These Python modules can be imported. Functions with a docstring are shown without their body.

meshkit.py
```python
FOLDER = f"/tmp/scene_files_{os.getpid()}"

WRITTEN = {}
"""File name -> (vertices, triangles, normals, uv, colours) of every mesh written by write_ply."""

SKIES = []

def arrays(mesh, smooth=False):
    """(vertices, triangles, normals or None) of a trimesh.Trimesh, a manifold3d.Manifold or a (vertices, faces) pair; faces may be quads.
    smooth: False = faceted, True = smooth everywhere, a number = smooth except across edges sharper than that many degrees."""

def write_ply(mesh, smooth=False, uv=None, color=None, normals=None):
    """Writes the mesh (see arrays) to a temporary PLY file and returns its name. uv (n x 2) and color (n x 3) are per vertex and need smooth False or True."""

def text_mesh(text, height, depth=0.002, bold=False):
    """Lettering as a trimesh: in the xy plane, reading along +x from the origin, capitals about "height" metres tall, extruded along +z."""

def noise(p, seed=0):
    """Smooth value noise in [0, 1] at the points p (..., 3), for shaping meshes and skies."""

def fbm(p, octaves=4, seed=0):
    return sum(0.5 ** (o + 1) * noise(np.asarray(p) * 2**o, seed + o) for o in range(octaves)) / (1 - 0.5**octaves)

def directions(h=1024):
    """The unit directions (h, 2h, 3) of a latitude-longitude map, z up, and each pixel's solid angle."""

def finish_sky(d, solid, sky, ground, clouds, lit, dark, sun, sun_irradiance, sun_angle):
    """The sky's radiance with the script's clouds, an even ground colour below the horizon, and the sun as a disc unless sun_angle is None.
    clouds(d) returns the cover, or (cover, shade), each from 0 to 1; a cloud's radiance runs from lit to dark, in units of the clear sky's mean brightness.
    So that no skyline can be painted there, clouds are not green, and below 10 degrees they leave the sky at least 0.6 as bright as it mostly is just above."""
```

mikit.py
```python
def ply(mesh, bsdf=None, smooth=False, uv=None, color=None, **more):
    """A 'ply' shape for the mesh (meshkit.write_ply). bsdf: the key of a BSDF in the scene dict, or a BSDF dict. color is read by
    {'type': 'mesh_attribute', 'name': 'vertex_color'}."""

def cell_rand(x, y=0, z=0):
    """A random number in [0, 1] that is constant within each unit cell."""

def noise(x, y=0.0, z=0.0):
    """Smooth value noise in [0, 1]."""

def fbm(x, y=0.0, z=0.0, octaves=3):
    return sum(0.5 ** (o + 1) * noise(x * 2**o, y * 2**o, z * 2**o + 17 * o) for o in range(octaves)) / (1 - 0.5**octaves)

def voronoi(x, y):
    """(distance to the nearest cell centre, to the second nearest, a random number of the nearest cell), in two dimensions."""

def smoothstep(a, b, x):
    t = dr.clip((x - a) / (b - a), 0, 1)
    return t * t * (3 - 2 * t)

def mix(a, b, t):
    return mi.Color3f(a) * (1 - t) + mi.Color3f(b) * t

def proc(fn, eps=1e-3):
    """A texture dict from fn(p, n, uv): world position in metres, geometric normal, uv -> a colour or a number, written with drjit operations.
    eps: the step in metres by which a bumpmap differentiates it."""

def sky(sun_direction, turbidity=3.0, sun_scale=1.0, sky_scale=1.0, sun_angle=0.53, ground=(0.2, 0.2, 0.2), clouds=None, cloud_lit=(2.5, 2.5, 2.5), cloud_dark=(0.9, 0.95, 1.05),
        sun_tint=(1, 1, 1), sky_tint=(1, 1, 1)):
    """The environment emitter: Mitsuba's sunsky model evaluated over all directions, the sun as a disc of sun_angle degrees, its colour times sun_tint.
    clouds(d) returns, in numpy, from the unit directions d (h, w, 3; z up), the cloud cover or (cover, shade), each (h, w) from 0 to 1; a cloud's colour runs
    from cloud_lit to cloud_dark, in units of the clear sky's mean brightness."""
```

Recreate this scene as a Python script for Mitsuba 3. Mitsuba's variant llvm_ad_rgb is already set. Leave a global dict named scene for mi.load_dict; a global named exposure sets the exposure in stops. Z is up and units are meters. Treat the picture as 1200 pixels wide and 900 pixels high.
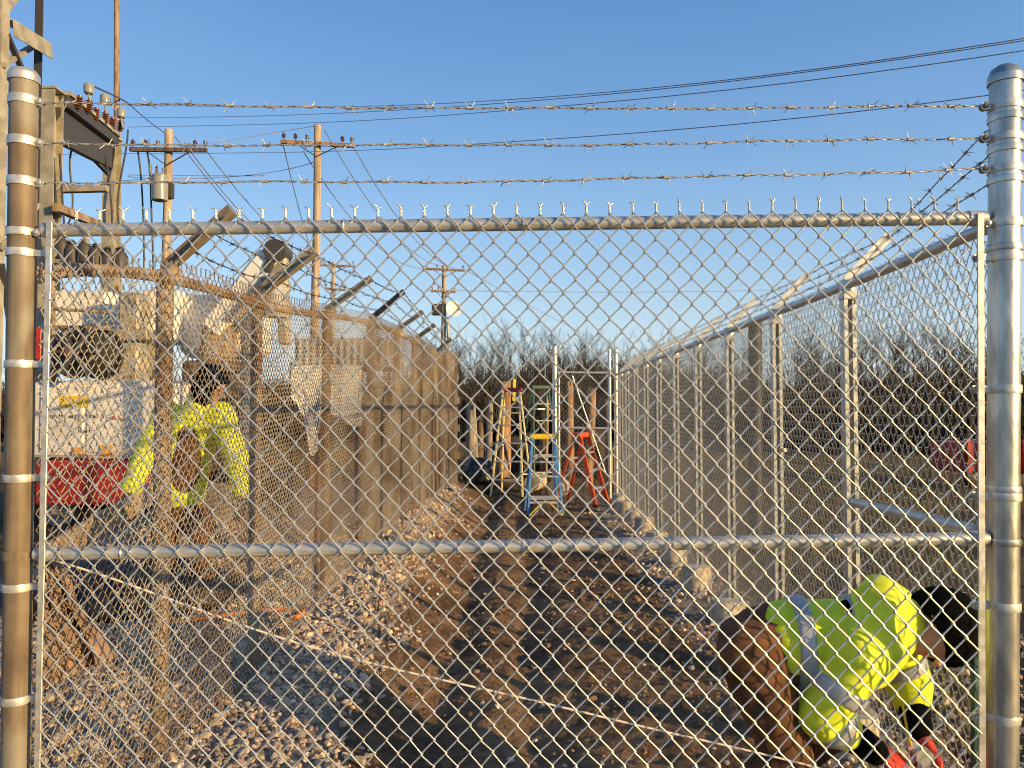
import math, numpy as np, trimesh, mitsuba as mi, mikit, drjit as dr
import manifold3d as m3
from meshkit import noise as nnoise, fbm as nfbm
from mikit import noise, fbm, smoothstep, mix, voronoi, proc
T = mi.ScalarTransform4f
RNG = np.random.default_rng(7)
scene, labels = {}, {}

# ------------------------------------------------------------------ camera, sky, exposure
CAMZ, FOC, PITCH = 1.55, 900.0, math.atan(30 / 900.0)
scene['camera'] = {'type': 'perspective', 'fov': math.degrees(2 * math.atan(600 / FOC)), 'fov_axis': 'x', 'near_clip': 0.05, 'far_clip': 2000.0,
                   'to_world': T().look_at(origin=[0, 0, CAMZ], target=[0, math.cos(PITCH), CAMZ + math.sin(PITCH)], up=[0, 0, 1])}
SUN_EL = math.radians(9.6)
SUN = [0.855 * math.cos(SUN_EL), -0.519 * math.cos(SUN_EL), math.sin(SUN_EL)]
scene['sky'] = mikit.sky(SUN, turbidity=3, sun_scale=2.0, sky_scale=1.0, sun_tint=(0.92, 1.04, 1.22), sky_tint=(1.08, 1.72, 2.65),
                          clouds=lambda d: 0.85 * np.exp(-np.degrees(np.arcsin(np.clip(d[..., 2], 0, 1))) / 8.0) + 0.10 * np.clip(nfbm(d * [5, 5, 14], 5) - 0.5, 0, 1), cloud_lit=(2.5, 2.6, 2.5), cloud_dark=(1.2, 1.25, 1.3))
exposure = 1.98


def P(px, py, Y):
    """The point at depth Y (metres ahead) that stands behind pixel (px, py) of the 1200 x 900 photograph."""
    u, v = (px - 600) / FOC, (450 - py) / FOC
    d = np.array([u, math.cos(PITCH) - v * math.sin(PITCH), math.sin(PITCH) + v * math.cos(PITCH)])
    return np.array([0, 0, CAMZ]) + d * (Y / d[1])


# ------------------------------------------------------------------ materials
def rgb(*c):
    return {'type': 'rgb', 'value': list(c)}


def mat(name, color, rough=0.6, metal=0.0, two=True, bump=None, **kw):
    b = {'type': 'principled', 'base_color': color if isinstance(color, dict) else rgb(*color), 'roughness': rough, 'metallic': metal, **kw}
    if bump:
        b = {'type': 'bumpmap', 'arbitrary': bump[0], 'scale': bump[1], 'bsdf': b}
    scene['mat_' + name] = {'type': 'twosided', 'bsdf': b} if two else b
    return name


def mottled(a, b, f, fz=None, lo=0.3, hi=0.7, oct=3):
    fz = fz or f
    return proc(lambda p, n, uv: mix(a, b, smoothstep(lo, hi, fbm(p.x * f, p.y * f, p.z * fz, octaves=oct))))


mat('galv', mottled((0.36, 0.355, 0.33), (0.60, 0.585, 0.53), 34, 7), 0.34, 0.8, specular=0.5, bump=(proc(lambda p, n, uv: fbm(p.x * 45, p.y * 45, p.z * 16, octaves=3)), 0.0013))
mat('galv_rail', mottled((0.48, 0.48, 0.46), (0.62, 0.61, 0.58), 30), 0.45, 0.65)
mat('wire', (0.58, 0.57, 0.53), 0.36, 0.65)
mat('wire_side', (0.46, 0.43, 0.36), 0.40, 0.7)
mat('wire_rusty', mottled((0.24, 0.16, 0.105), (0.46, 0.39, 0.31), 2.2), 0.6, 0.25)
mat('band', mottled((0.46, 0.45, 0.42), (0.66, 0.64, 0.59), 40), 0.42, 0.55)
mat('old_pipe', proc(lambda p, n, uv: mix(mix((0.12, 0.086, 0.056), (0.235, 0.18, 0.125), smoothstep(0.25, 0.75, 0.5 * fbm(p.x * 70, p.y * 70, p.z * 2.2, octaves=3) + 0.5 * fbm(p.x * 18, p.y * 18, p.z * 9, octaves=4))),
                                   (0.26, 0.24, 0.20), 0.75 * smoothstep(0.46, 0.60, fbm(p.x * 6 + 3, p.y * 6, p.z * 2.6, octaves=4)))), 0.62, 0.15, specular=0.35)
mat('rust_pipe', mottled((0.17, 0.105, 0.065), (0.32, 0.23, 0.155), 9, 3), 0.7, 0.1)
mat('dark_post', (0.035, 0.03, 0.028), 0.6)
mat('pole_wood', mottled((0.27, 0.20, 0.14), (0.44, 0.35, 0.26), 14, 0.8), 0.85)
mat('weathered_wood', mottled((0.16, 0.09, 0.05), (0.36, 0.22, 0.12), 22, 3), 0.9)
mat('grey_wood', mottled((0.14, 0.12, 0.10), (0.34, 0.29, 0.23), 25, 3), 0.9)
mat('dark_wood', mottled((0.07, 0.05, 0.04), (0.16, 0.11, 0.08), 20, 3), 0.9)
mat('concrete', mottled((0.36, 0.31, 0.235), (0.54, 0.47, 0.36), 22), 0.9, bump=(proc(lambda p, n, uv: fbm(p.x * 60, p.y * 60, p.z * 60)), 0.004))
mat('steel_tan', mottled((0.25, 0.225, 0.175), (0.38, 0.345, 0.275), 6), 0.6, 0.1)
mat('steel_dark', (0.05, 0.045, 0.045), 0.6, 0.1)
mat('porcelain', (0.13, 0.045, 0.025), 0.2)
mat('porcelain_grey', (0.24, 0.24, 0.23), 0.3)
mat('cable', (0.035, 0.035, 0.04), 0.5)
mat('line_wire', (0.24, 0.22, 0.21), 0.5, 0.2)
mat('white_paint', mottled((0.62, 0.60, 0.56), (0.76, 0.74, 0.70), 3), 0.4, clearcoat=0.3)
mat('grey_paint', (0.32, 0.31, 0.30), 0.5)
mat('red_paint', mottled((0.30, 0.015, 0.015), (0.46, 0.03, 0.025), 6), 0.4)
mat('black_rubber', (0.02, 0.02, 0.02), 0.7)
mat('glass_dark', (0.03, 0.04, 0.05), 0.08, specular=0.6)
mat('yellow_paint', (0.75, 0.52, 0.03), 0.5)
mat('amber', (0.72, 0.33, 0.02), 0.4)
mat('blue_fibreglass', (0.07, 0.26, 0.62), 0.5)
mat('orange_fibreglass', (0.72, 0.085, 0.015), 0.5)
mat('cream_fibreglass', (0.68, 0.56, 0.28), 0.5)
mat('green_fibreglass', (0.012, 0.075, 0.06), 0.5)
mat('aluminium', (0.62, 0.62, 0.62), 0.4, 0.7)
mat('blue_grey', (0.14, 0.17, 0.22), 0.6)
mat('hivis', mottled((0.66, 0.74, 0.02), (0.78, 0.84, 0.05), 18), 0.75, sheen=0.3)
mat('tape', (0.42, 0.43, 0.46), 0.35, 0.3)
mat('black_cloth', (0.004, 0.004, 0.005), 1.0, specular=0.08)
mat('duck_cloth', mottled((0.085, 0.034, 0.014), (0.15, 0.064, 0.026), 14), 0.9)
mat('red_glove', (0.55, 0.045, 0.03), 0.7)
mat('dark_glove', (0.06, 0.055, 0.05), 0.8)
mat('skin', (0.50, 0.24, 0.16), 0.5)
mat('eye', (0.02, 0.015, 0.01), 0.2)
mat('boot', (0.10, 0.055, 0.03), 0.7)
mat('tarp', mottled((0.19, 0.12, 0.085), (0.28, 0.19, 0.14), 6), 0.75)
mat('black_tarp_and_shade', (0.015, 0.016, 0.018), 0.4)  # also colours the dark heap that stands in for shade
mat('white_sheet', (0.78, 0.76, 0.68), 0.7)
mat('rust_orange', (0.42, 0.19, 0.07), 0.7)
mat('orange_plastic', (0.80, 0.22, 0.03), 0.5)
mat('rope', (0.62, 0.56, 0.47), 0.8)
mat('bark', mottled((0.026, 0.020, 0.017), (0.060, 0.045, 0.036), 2.5), 0.95)
mat('brush', mottled((0.022, 0.016, 0.011), (0.050, 0.036, 0.025), 1.5), 0.95)
mat('stone', {'type': 'mesh_attribute', 'name': 'vertex_color'}, 0.85)
mat('dry_grass', mottled((0.09, 0.066, 0.030), (0.19, 0.14, 0.065), 1.2), 0.95)


# ------------------------------------------------------------------ mesh helpers
def cat(ms):
    return trimesh.util.concatenate([m for m in ms if m is not None and len(m.faces)])


def frames(A, B):
    d = B - A
    d = d / np.maximum(np.linalg.norm(d, axis=1, keepdims=True), 1e-9)
    ref = np.where(np.abs(d[:, 2:3]) > 0.95, [[1.0, 0, 0]], [[0, 0, 1.0]])
    u = np.cross(d, ref)
    u /= np.linalg.norm(u, axis=1, keepdims=True)
    return d, u, np.cross(d, u)


def segs(A, B, r0, r1=None, sides=4):
    """Prisms from the points A to the points B: one mesh of all of them."""
    A, B = np.asarray(A, float).reshape(-1, 3), np.asarray(B, float).reshape(-1, 3)
    n = len(A)
    r0 = np.broadcast_to(r0, n)
    r1 = r0 if r1 is None else np.broadcast_to(r1, n)
    _, u, w = frames(A, B)
    a = np.arange(sides) * 2 * np.pi / sides
    ring = np.cos(a)[None, :, None] * u[:, None] + np.sin(a)[None, :, None] * w[:, None]
    V = np.concatenate([A[:, None] + ring * r0[:, None, None], B[:, None] + ring * r1[:, None, None]], 1).reshape(-1, 3)
    i = np.arange(sides)
    j = (i + 1) % sides
    f = np.concatenate([np.stack([i, i + sides, j], 1), np.stack([j, i + sides, j + sides], 1)])
    F = (f[None] + (np.arange(n) * 2 * sides)[:, None, None]).reshape(-1, 3)
    return trimesh.Trimesh(V, F, process=False)


def tube(pts, r, sides=10, cap=True):
    """A round bar along the points, one skin; r a number or one per point."""
    p = np.asarray(pts, float)
    n = len(p)
    r = np.broadcast_to(r, n)
    t = np.gradient(p, axis=0)
    t /= np.maximum(np.linalg.norm(t, axis=1, keepdims=True), 1e-9)
    ref = np.array([0, 0, 1.0]) if abs(t[0][2]) < 0.9 else np.array([1.0, 0, 0])
    u = np.cross(t[0], ref)
    V = []
    a = np.arange(sides) * 2 * np.pi / sides
    for k in range(n):
        u = u - t[k] * (u @ t[k])
        u /= np.linalg.norm(u)
        w = np.cross(t[k], u)
        V.append(p[k] + r[k] * (np.cos(a)[:, None] * u + np.sin(a)[:, None] * w))
    V = np.concatenate(V)
    i = np.arange(sides)
    j = (i + 1) % sides
    F = []
    for k in range(n - 1):
        F += [np.stack([i, j, i + sides], 1) + k * sides, np.stack([j, j + sides, i + sides], 1) + k * sides]
    if cap:
        V = np.vstack([V, p[:1], p[-1:]])
        F += [np.stack([j, i, i * 0 + n * sides], 1), np.stack([i, j, i * 0 + n * sides + 1 - sides * (n - 1)], 1) + [[sides * (n - 1)] * 3]]
    return trimesh.Trimesh(V, np.concatenate(F), process=False)


def bar(a, b, r, sides=24, r1=None):
    return tube([a, b], [r, r if r1 is None else r1], sides)


def sag(a, b, drop, n=14):
    a, b = np.asarray(a, float), np.asarray(b, float)
    s = np.linspace(0, 1, n)[:, None]
    p = a + (b - a) * s
    p[:, 2] -= drop * 4 * (s * (1 - s))[:, 0]
    return p


def smooth_path(pts, n=8):
    from scipy.interpolate import CubicSpline
    p = np.asarray(pts, float)
    t = np.r_[0, np.cumsum(np.linalg.norm(np.diff(p, axis=0), axis=1))]
    return CubicSpline(t, p)(np.linspace(0, t[-1], n * (len(p) - 1) + 1))


def box(c, size, bevel=0.0, rz=0.0, R=None):
    hx, hy, hz = np.asarray(size, float) / 2
    if bevel:
        b = min(bevel, hx * .45, hy * .45, hz * .45)
        pts = [(sx * (hx - (b if k != 0 else 0)), sy * (hy - (b if k != 1 else 0)), sz * (hz - (b if k != 2 else 0))) for sx in (-1, 1) for sy in (-1, 1) for sz in (-1, 1) for k in range(3)]
        m = trimesh.convex.convex_hull(np.array(pts))
    else:
        m = trimesh.creation.box(extents=[2 * hx, 2 * hy, 2 * hz])
    if R is not None:
        m.apply_transform(R)
    if rz:
        m.apply_transform(trimesh.transformations.rotation_matrix(rz, [0, 0, 1]))
    m.apply_translation(c)
    return m


def beam(a, b, w, h, bevel=0.0, up=(0, 0, 1)):
    """A rectangular bar from a to b: w across, h along up."""
    a, b = np.asarray(a, float), np.asarray(b, float)
    d = b - a
    L = np.linalg.norm(d)
    d /= L
    up = np.asarray(up, float)
    if abs(d @ up) > 0.99:
        up = np.array([0, 1.0, 0])
    x = np.cross(d, up)
    x /= np.linalg.norm(x)
    R = np.eye(4)
    R[:3, 0], R[:3, 1], R[:3, 2] = x, d, np.cross(x, d)
    return box((a + b) / 2, (w, L, h), bevel, R=R)


def angle_iron(a, b, w, t=0.012, up=(0, 0, 1)):
    a, b = np.asarray(a, float), np.asarray(b, float)
    d = (b - a) / np.linalg.norm(b - a)
    up = np.asarray(up, float)
    x = np.cross(d, up)
    x /= np.linalg.norm(x)
    z = np.cross(x, d)
    return cat([beam(a, b, w, t, up=up), beam(a + x * (w / 2 - t / 2) - z * (w / 2 + .001), b + x * (w / 2 - t / 2) - z * (w / 2 + .001), t, w, up=up)])


def lathe(profile, base, sides=24, axis=(0, 0, 1)):
    m = trimesh.creation.revolve(np.asarray(profile, float), sections=sides)
    m.apply_transform(trimesh.geometry.align_vectors([0, 0, 1], axis))
    m.apply_translation(base)
    return m


def key_for(name, parent=None):
    k = f'{parent}__{name}' if parent else name
    if k not in taken:
        taken.add(k)
        return k
    i = 1
    while f'{k}_{i:03d}' in taken:
        i += 1
    taken.add(f'{k}_{i:03d}')
    return f'{k}_{i:03d}'


taken = set()


def thing(name, label, category, group=None):
    k = key_for(name)
    labels[k] = {'label': label, 'category': category}
    if group:
        labels[k]['group'] = group
    return k


def part(parent, name, mesh, m, smooth=40, label=None, kind=None, color=None):
    k = key_for(name, parent)
    scene[k] = mikit.ply(mesh, 'mat_' + m, smooth=smooth, color=color)
    if label or kind:
        labels[k] = {}
        if label:
            labels[k]['label'] = label
        if kind:
            labels[k]['kind'] = kind
    return k


def solo(name, mesh, m, label, category, group=None, smooth=40):
    k = thing(name, label, category, group)
    scene[k] = mikit.ply(mesh, 'mat_' + m, smooth=smooth)
    return k


# ------------------------------------------------------------------ the ground
LEFT_Y = [2.4, 3.375, 4.43, 5.82, 7.24, 8.49, 9.58, 11.2, 12.9]


def left_x(y):
    return -1.65 + 0.05 * np.asarray(y, float)


def right_x(y):
    return 1.49 + 0.0208 * np.asarray(y, float)


def ground_h(x, y):
    x, y = np.asarray(x, float), np.asarray(y, float)
    bank = np.interp(y, [2, 4.4, 5.8, 7.2, 9, 13, 20], [0.0, 0.10, 0.17, 0.30, 0.36, 0.34, 0.0])
    t = np.clip((-0.35 - x) / 0.8, 0, 1)
    h = bank * t * t * (3 - 2 * t) * np.interp(x, [-9, -4], [0, 1])
    q = np.stack([x, y, np.zeros_like(x)], -1)
    near = np.interp(y, [0, 16, 25], [1, 1, 0]) * np.interp(np.abs(x), [6, 10], [1, 0])
    corridor = np.interp(x, [-1.0, -0.6, 1.3, 1.5], [0, 1, 1, 0])
    h = h + near * (0.07 * (nfbm(q * [1.1, 1.5, 1], 4) - 0.5) + corridor * 0.055 * (nfbm(q * [3.2, 7, 1] + 9, 4) - 0.5) + 0.022 * (nfbm(q * 22, 3) - 0.5))
    h = h - near * corridor * 0.05 * np.exp(-((x - 0.15 - 0.06 * np.sin(y)) / 0.16) ** 2) - near * corridor * 0.04 * np.exp(-((x + 0.35) / 0.14) ** 2)
    h = h + 0.62 * np.exp(-(((x + 2.75) / 0.75) ** 2 + ((y - 6.9) / 0.55) ** 2)) * (0.8 + 0.4 * nfbm(q * 3, 3))
    h = h + 0.35 * np.exp(-(((x - 0.1) / 2.2) ** 2 + ((y - 17.5) / 1.3) ** 2)) * (0.5 + nfbm(q * 1.2, 3))
    far = np.interp(y, [25, 60, 400], [0, 0.3, 1.0])
    return h + far * 0.4 * (nfbm(q * 0.05, 3) - 0.5)


def axis(lo, dense_lo, dense_hi, hi, step):
    out = list(np.arange(dense_lo, dense_hi, step))
    s, v = step, dense_lo
    while v > lo:
        s *= 1.16
        v -= s
        out.insert(0, v)
    s, v = step, dense_hi
    while v < hi:
        s *= 1.16
        v += s
        out.append(v)
    return np.array(out)


gx, gy = axis(-600, -3.6, 1.9, 600, 0.026), axis(-300, 2.4, 9.0, 900, 0.030)
GX, GY = np.meshgrid(gx, gy)
GV = np.stack([GX.ravel(), GY.ravel(), ground_h(GX.ravel(), GY.ravel())], 1)
nx = len(gx)
ii, jj = np.meshgrid(np.arange(nx - 1), np.arange(len(gy) - 1))
a0 = (jj * nx + ii).ravel()
GF = np.concatenate([np.stack([a0, a0 + 1, a0 + nx + 1], 1), np.stack([a0, a0 + nx + 1, a0 + nx], 1)])


def ground_color(p, n, uv):
    f1, f2 = fbm(p.x * 2.1, p.y * 2.1, 0, octaves=4), fbm(p.x * 19, p.y * 19, 3, octaves=3)
    soil = mix((0.068, 0.037, 0.017), (0.225, 0.135, 0.068), smoothstep(0.25, 0.75, 0.55 * f1 + 0.45 * f2))
    grav = mix((0.16, 0.12, 0.09), (0.36, 0.29, 0.22), f2)
    grass = mix((0.040, 0.029, 0.014), (0.115, 0.080, 0.036), fbm(p.x * 0.9, p.y * 0.9, 5, octaves=4))
    edge = p.x + 0.35 * (f1 - 0.5) + 0.1 * (f2 - 0.5)
    g = smoothstep(-0.80, -0.98, edge) * smoothstep(14.0, 12.0, p.y) * smoothstep(-4.5, -3.6, p.x)
    g = dr.maximum(g, 0.75 * smoothstep(1.12, 1.3, edge) * smoothstep(1.9, 1.7, p.x))
    c = mix(soil, grav, g)
    away = dr.maximum(dr.maximum(smoothstep(1.75, 2.6, p.x + f1 * 0.6), smoothstep(13.0, 15.5, p.y + f1)), smoothstep(-4.2, -6.5, p.x - f1))
    return mix(c, grass, away)


mat('ground', proc(ground_color), 0.95, bump=(proc(lambda p, n, uv: fbm(p.x * 70, p.y * 70, 0, octaves=3), eps=2e-3), 0.012))
scene['ground'] = mikit.ply(trimesh.Trimesh(GV, GF, process=False), 'mat_ground', smooth=True)
labels['ground'] = {'label': 'bare brown soil and pale gravel running on to dry grass', 'kind': 'structure'}


def stones(n, xy, size, cols, lift=0.35, seed=1):
    """n small rough stones at the points xy: one mesh with a colour per vertex."""
    g = np.random.default_rng(seed)
    ico = trimesh.creation.icosahedron()
    v0 = ico.vertices * (1 + 0.0)
    V = v0[None] * g.uniform(0.72, 1.18, (n, 12, 1)) * g.uniform(0.6, 1.3, (n, 1, 3)) * [1, 1, 0.75]
    a = g.uniform(0, 2 * np.pi, n)
    c, s = np.cos(a), np.sin(a)
    R = np.zeros((n, 3, 3))
    R[:, 0, 0], R[:, 0, 1], R[:, 1, 0], R[:, 1, 1], R[:, 2, 2] = c, -s, s, c, 1
    t = g.uniform(-0.5, 0.5, n)
    R2 = np.zeros((n, 3, 3))
    R2[:, 0, 0], R2[:, 1, 1], R2[:, 1, 2], R2[:, 2, 1], R2[:, 2, 2] = 1, np.cos(t), -np.sin(t), np.sin(t), np.cos(t)
    V = np.einsum('nij,nkj->nki', R @ R2, V) * size[:, None, None]
    z = ground_h(xy[:, 0], xy[:, 1]) + size * lift * g.uniform(0.2, 1.6, n)
    V = V + np.concatenate([xy, z[:, None]], 1)[:, None]
    F = (ico.faces[None] + 12 * np.arange(n)[:, None, None]).reshape(-1, 3)
    base = np.asarray(cols)[g.integers(0, len(cols), n)] * g.uniform(0.7, 1.2, (n, 1))
    C = np.repeat(base[:, None], 12, 1).reshape(-1, 3)
    # split the faces so that each stone is faceted
    V = V.reshape(-1, 3)
    m = trimesh.Trimesh(V[F.ravel()], np.arange(len(F) * 3).reshape(-1, 3), process=False)
    return m, np.clip(C[F.ravel()], 0, 1)


def scatter_gravel():
    g = np.random.default_rng(11)
    pts = []
    c = g.uniform([-3.9, 3.0], [-0.5, 6.6], (27000, 2))
    edge = -0.85 - 0.38 * (nfbm(np.c_[c * 1.6, np.zeros(len(c))], 4) - 0.5) * 2 + g.normal(0, 0.10, len(c))
    pts.append(c[(c[:, 0] < edge)])
    c = g.uniform([-1.75, 6.5], [-0.4, 13], (7600, 2))
    edge = -0.78 - 0.3 * (nfbm(np.c_[c * 1.6, np.zeros(len(c))], 4) - 0.5) * 2 + g.normal(0, 0.10, len(c))
    pts.append(c[c[:, 0] < edge])
    c = g.uniform([0.9, 2.6], [1.95, 12.5], (6500, 2))
    edge = 1.27 + g.normal(0, 0.09, len(c))
    dd = np.min(np.abs(c[:, 1:2] - np.array([3.5, 4.6, 5.55, 6.6, 7.6, 8.65, 9.6, 10.5, 11.4])), 1)
    keep = (c[:, 0] > edge) & (dd + g.normal(0, .1, len(c)) < .36)
    pts.append(c[keep])
    c = g.uniform([1.6, 2.3], [3.6, 5.5], (3200, 2))
    pts.append(c)
    c = g.uniform([-0.9, 2.6], [1.3, 9], (260, 2))
    pts.append(c)
    xy = np.concatenate(pts)
    n = len(xy)
    size = np.clip(g.lognormal(math.log(0.0125), 0.42, n), 0.005, 0.036)
    return stones(n, xy, size, [(0.58, 0.45, 0.32), (0.48, 0.37, 0.26), (0.64, 0.53, 0.40), (0.38, 0.29, 0.22), (0.52, 0.35, 0.25), (0.30, 0.25, 0.21)], seed=3)


gm, gc = scatter_gravel()
scene['gravel'] = mikit.ply(gm, 'mat_stone', smooth=False, color=gc)
labels['gravel'] = {'label': 'loose pale crushed stone banked along both fences', 'category': 'gravel', 'kind': 'stuff'}
g_ = np.random.default_rng(5)
cxy = g_.uniform([-1.0, 2.5], [1.45, 12.5], (4600, 2))
cxy = cxy[nfbm(np.c_[cxy * 1.7, np.zeros(len(cxy))], 3, seed=4) > 0.46]
cm, cc = stones(len(cxy), cxy, np.clip(g_.lognormal(math.log(0.010), 0.55, len(cxy)), 0.004, 0.035), [(0.18, 0.105, 0.055), (0.25, 0.155, 0.08), (0.13, 0.075, 0.038)], lift=0.1, seed=6)
scene['soil_clods'] = mikit.ply(cm, 'mat_stone', smooth=False, color=cc)
labels['soil_clods'] = {'label': 'crumbled brown clods of dug soil between the fences', 'category': 'soil', 'kind': 'stuff'}


# ------------------------------------------------------------------ chain link
def chain_link(line, length, top, bottom, W, H, r, sides=4, jit=0.0, weave=1.05, knots=False, barb=True, seed=2, skip=None):
    """Woven fabric: wire i zigzags between the columns i and i+1; line(s) -> (x, y) on the fence line, normal(s) across it."""
    g = np.random.default_rng(seed)
    nw = int(length / (W / 2))
    A, B = [], []
    e = 1e-3
    i = np.arange(nw)
    rows = int(3.2 / (H / 2))
    jv = g.normal(0, jit, (nw + 2, rows + 2, 2)) if jit else np.zeros((nw + 2, rows + 2, 2))

    def at(s, z, off):
        x, y = line(s)
        x2, y2 = line(s + e)
        tx, ty = (x2 - x) / e, (y2 - y) / e
        L = np.hypot(tx, ty)
        return np.stack([x - ty / L * off, y + tx / L * off, z], -1)

    zt = top(i * W / 2)
    for j in range(rows):
        right0 = (i + j) % 2
        right1 = 1 - right0
        s0 = (i + right0) * W / 2 + jv[i + right0, j, 0]
        s1 = (i + right1) * W / 2 + jv[i + right1, j + 1, 0]
        z0, z1 = zt - j * H / 2 + jv[i + right0, j, 1], zt - (j + 1) * H / 2 + jv[i + right1, j + 1, 1]
        ok = z1 > bottom(s1)
        if skip is not None:
            ok &= ~skip(s1, z1)
        side = np.where(right0 == 1, 1.0, -1.0) * r * weave
        hook = r * 1.0
        a = at(s0 + np.where(right0 == 1, hook, -hook), z0, side)
        b = at(s1 + np.where(right1 == 1, hook, -hook), z1, side)
        A.append(a[ok])
        B.append(b[ok])
        if knots:
            nxt = at(s1 + np.where(right1 == 1, hook, -hook), z1, -side)
            A.append(b[ok])
            B.append(nxt[ok])
    m = [segs(np.concatenate(A), np.concatenate(B), r, sides=sides)]
    if barb:
        up = i[(i % 2) == 0][1:]
        s = up * W / 2
        z = top(s)
        A, B = [], []
        for q in (-1, 1):
            p0, p1, p2 = at(s + q * r, z, q * r), at(s - q * r * 0.8, z + 0.014, -q * r), at(s + q * r * 0.8, z + 0.027, q * r)
            p3 = at(s + q * (0.006 + g.uniform(0, 0.007, len(s))), z + 0.034 + g.uniform(-.005, .005, len(s)), q * g.uniform(0.002, 0.012, len(s)))
            A += [p0, p1, p2]
            B += [p1, p2, p3]
        m.append(segs(np.concatenate(A), np.concatenate(B), r * 0.95, sides=sides))
    return cat(m)


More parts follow.
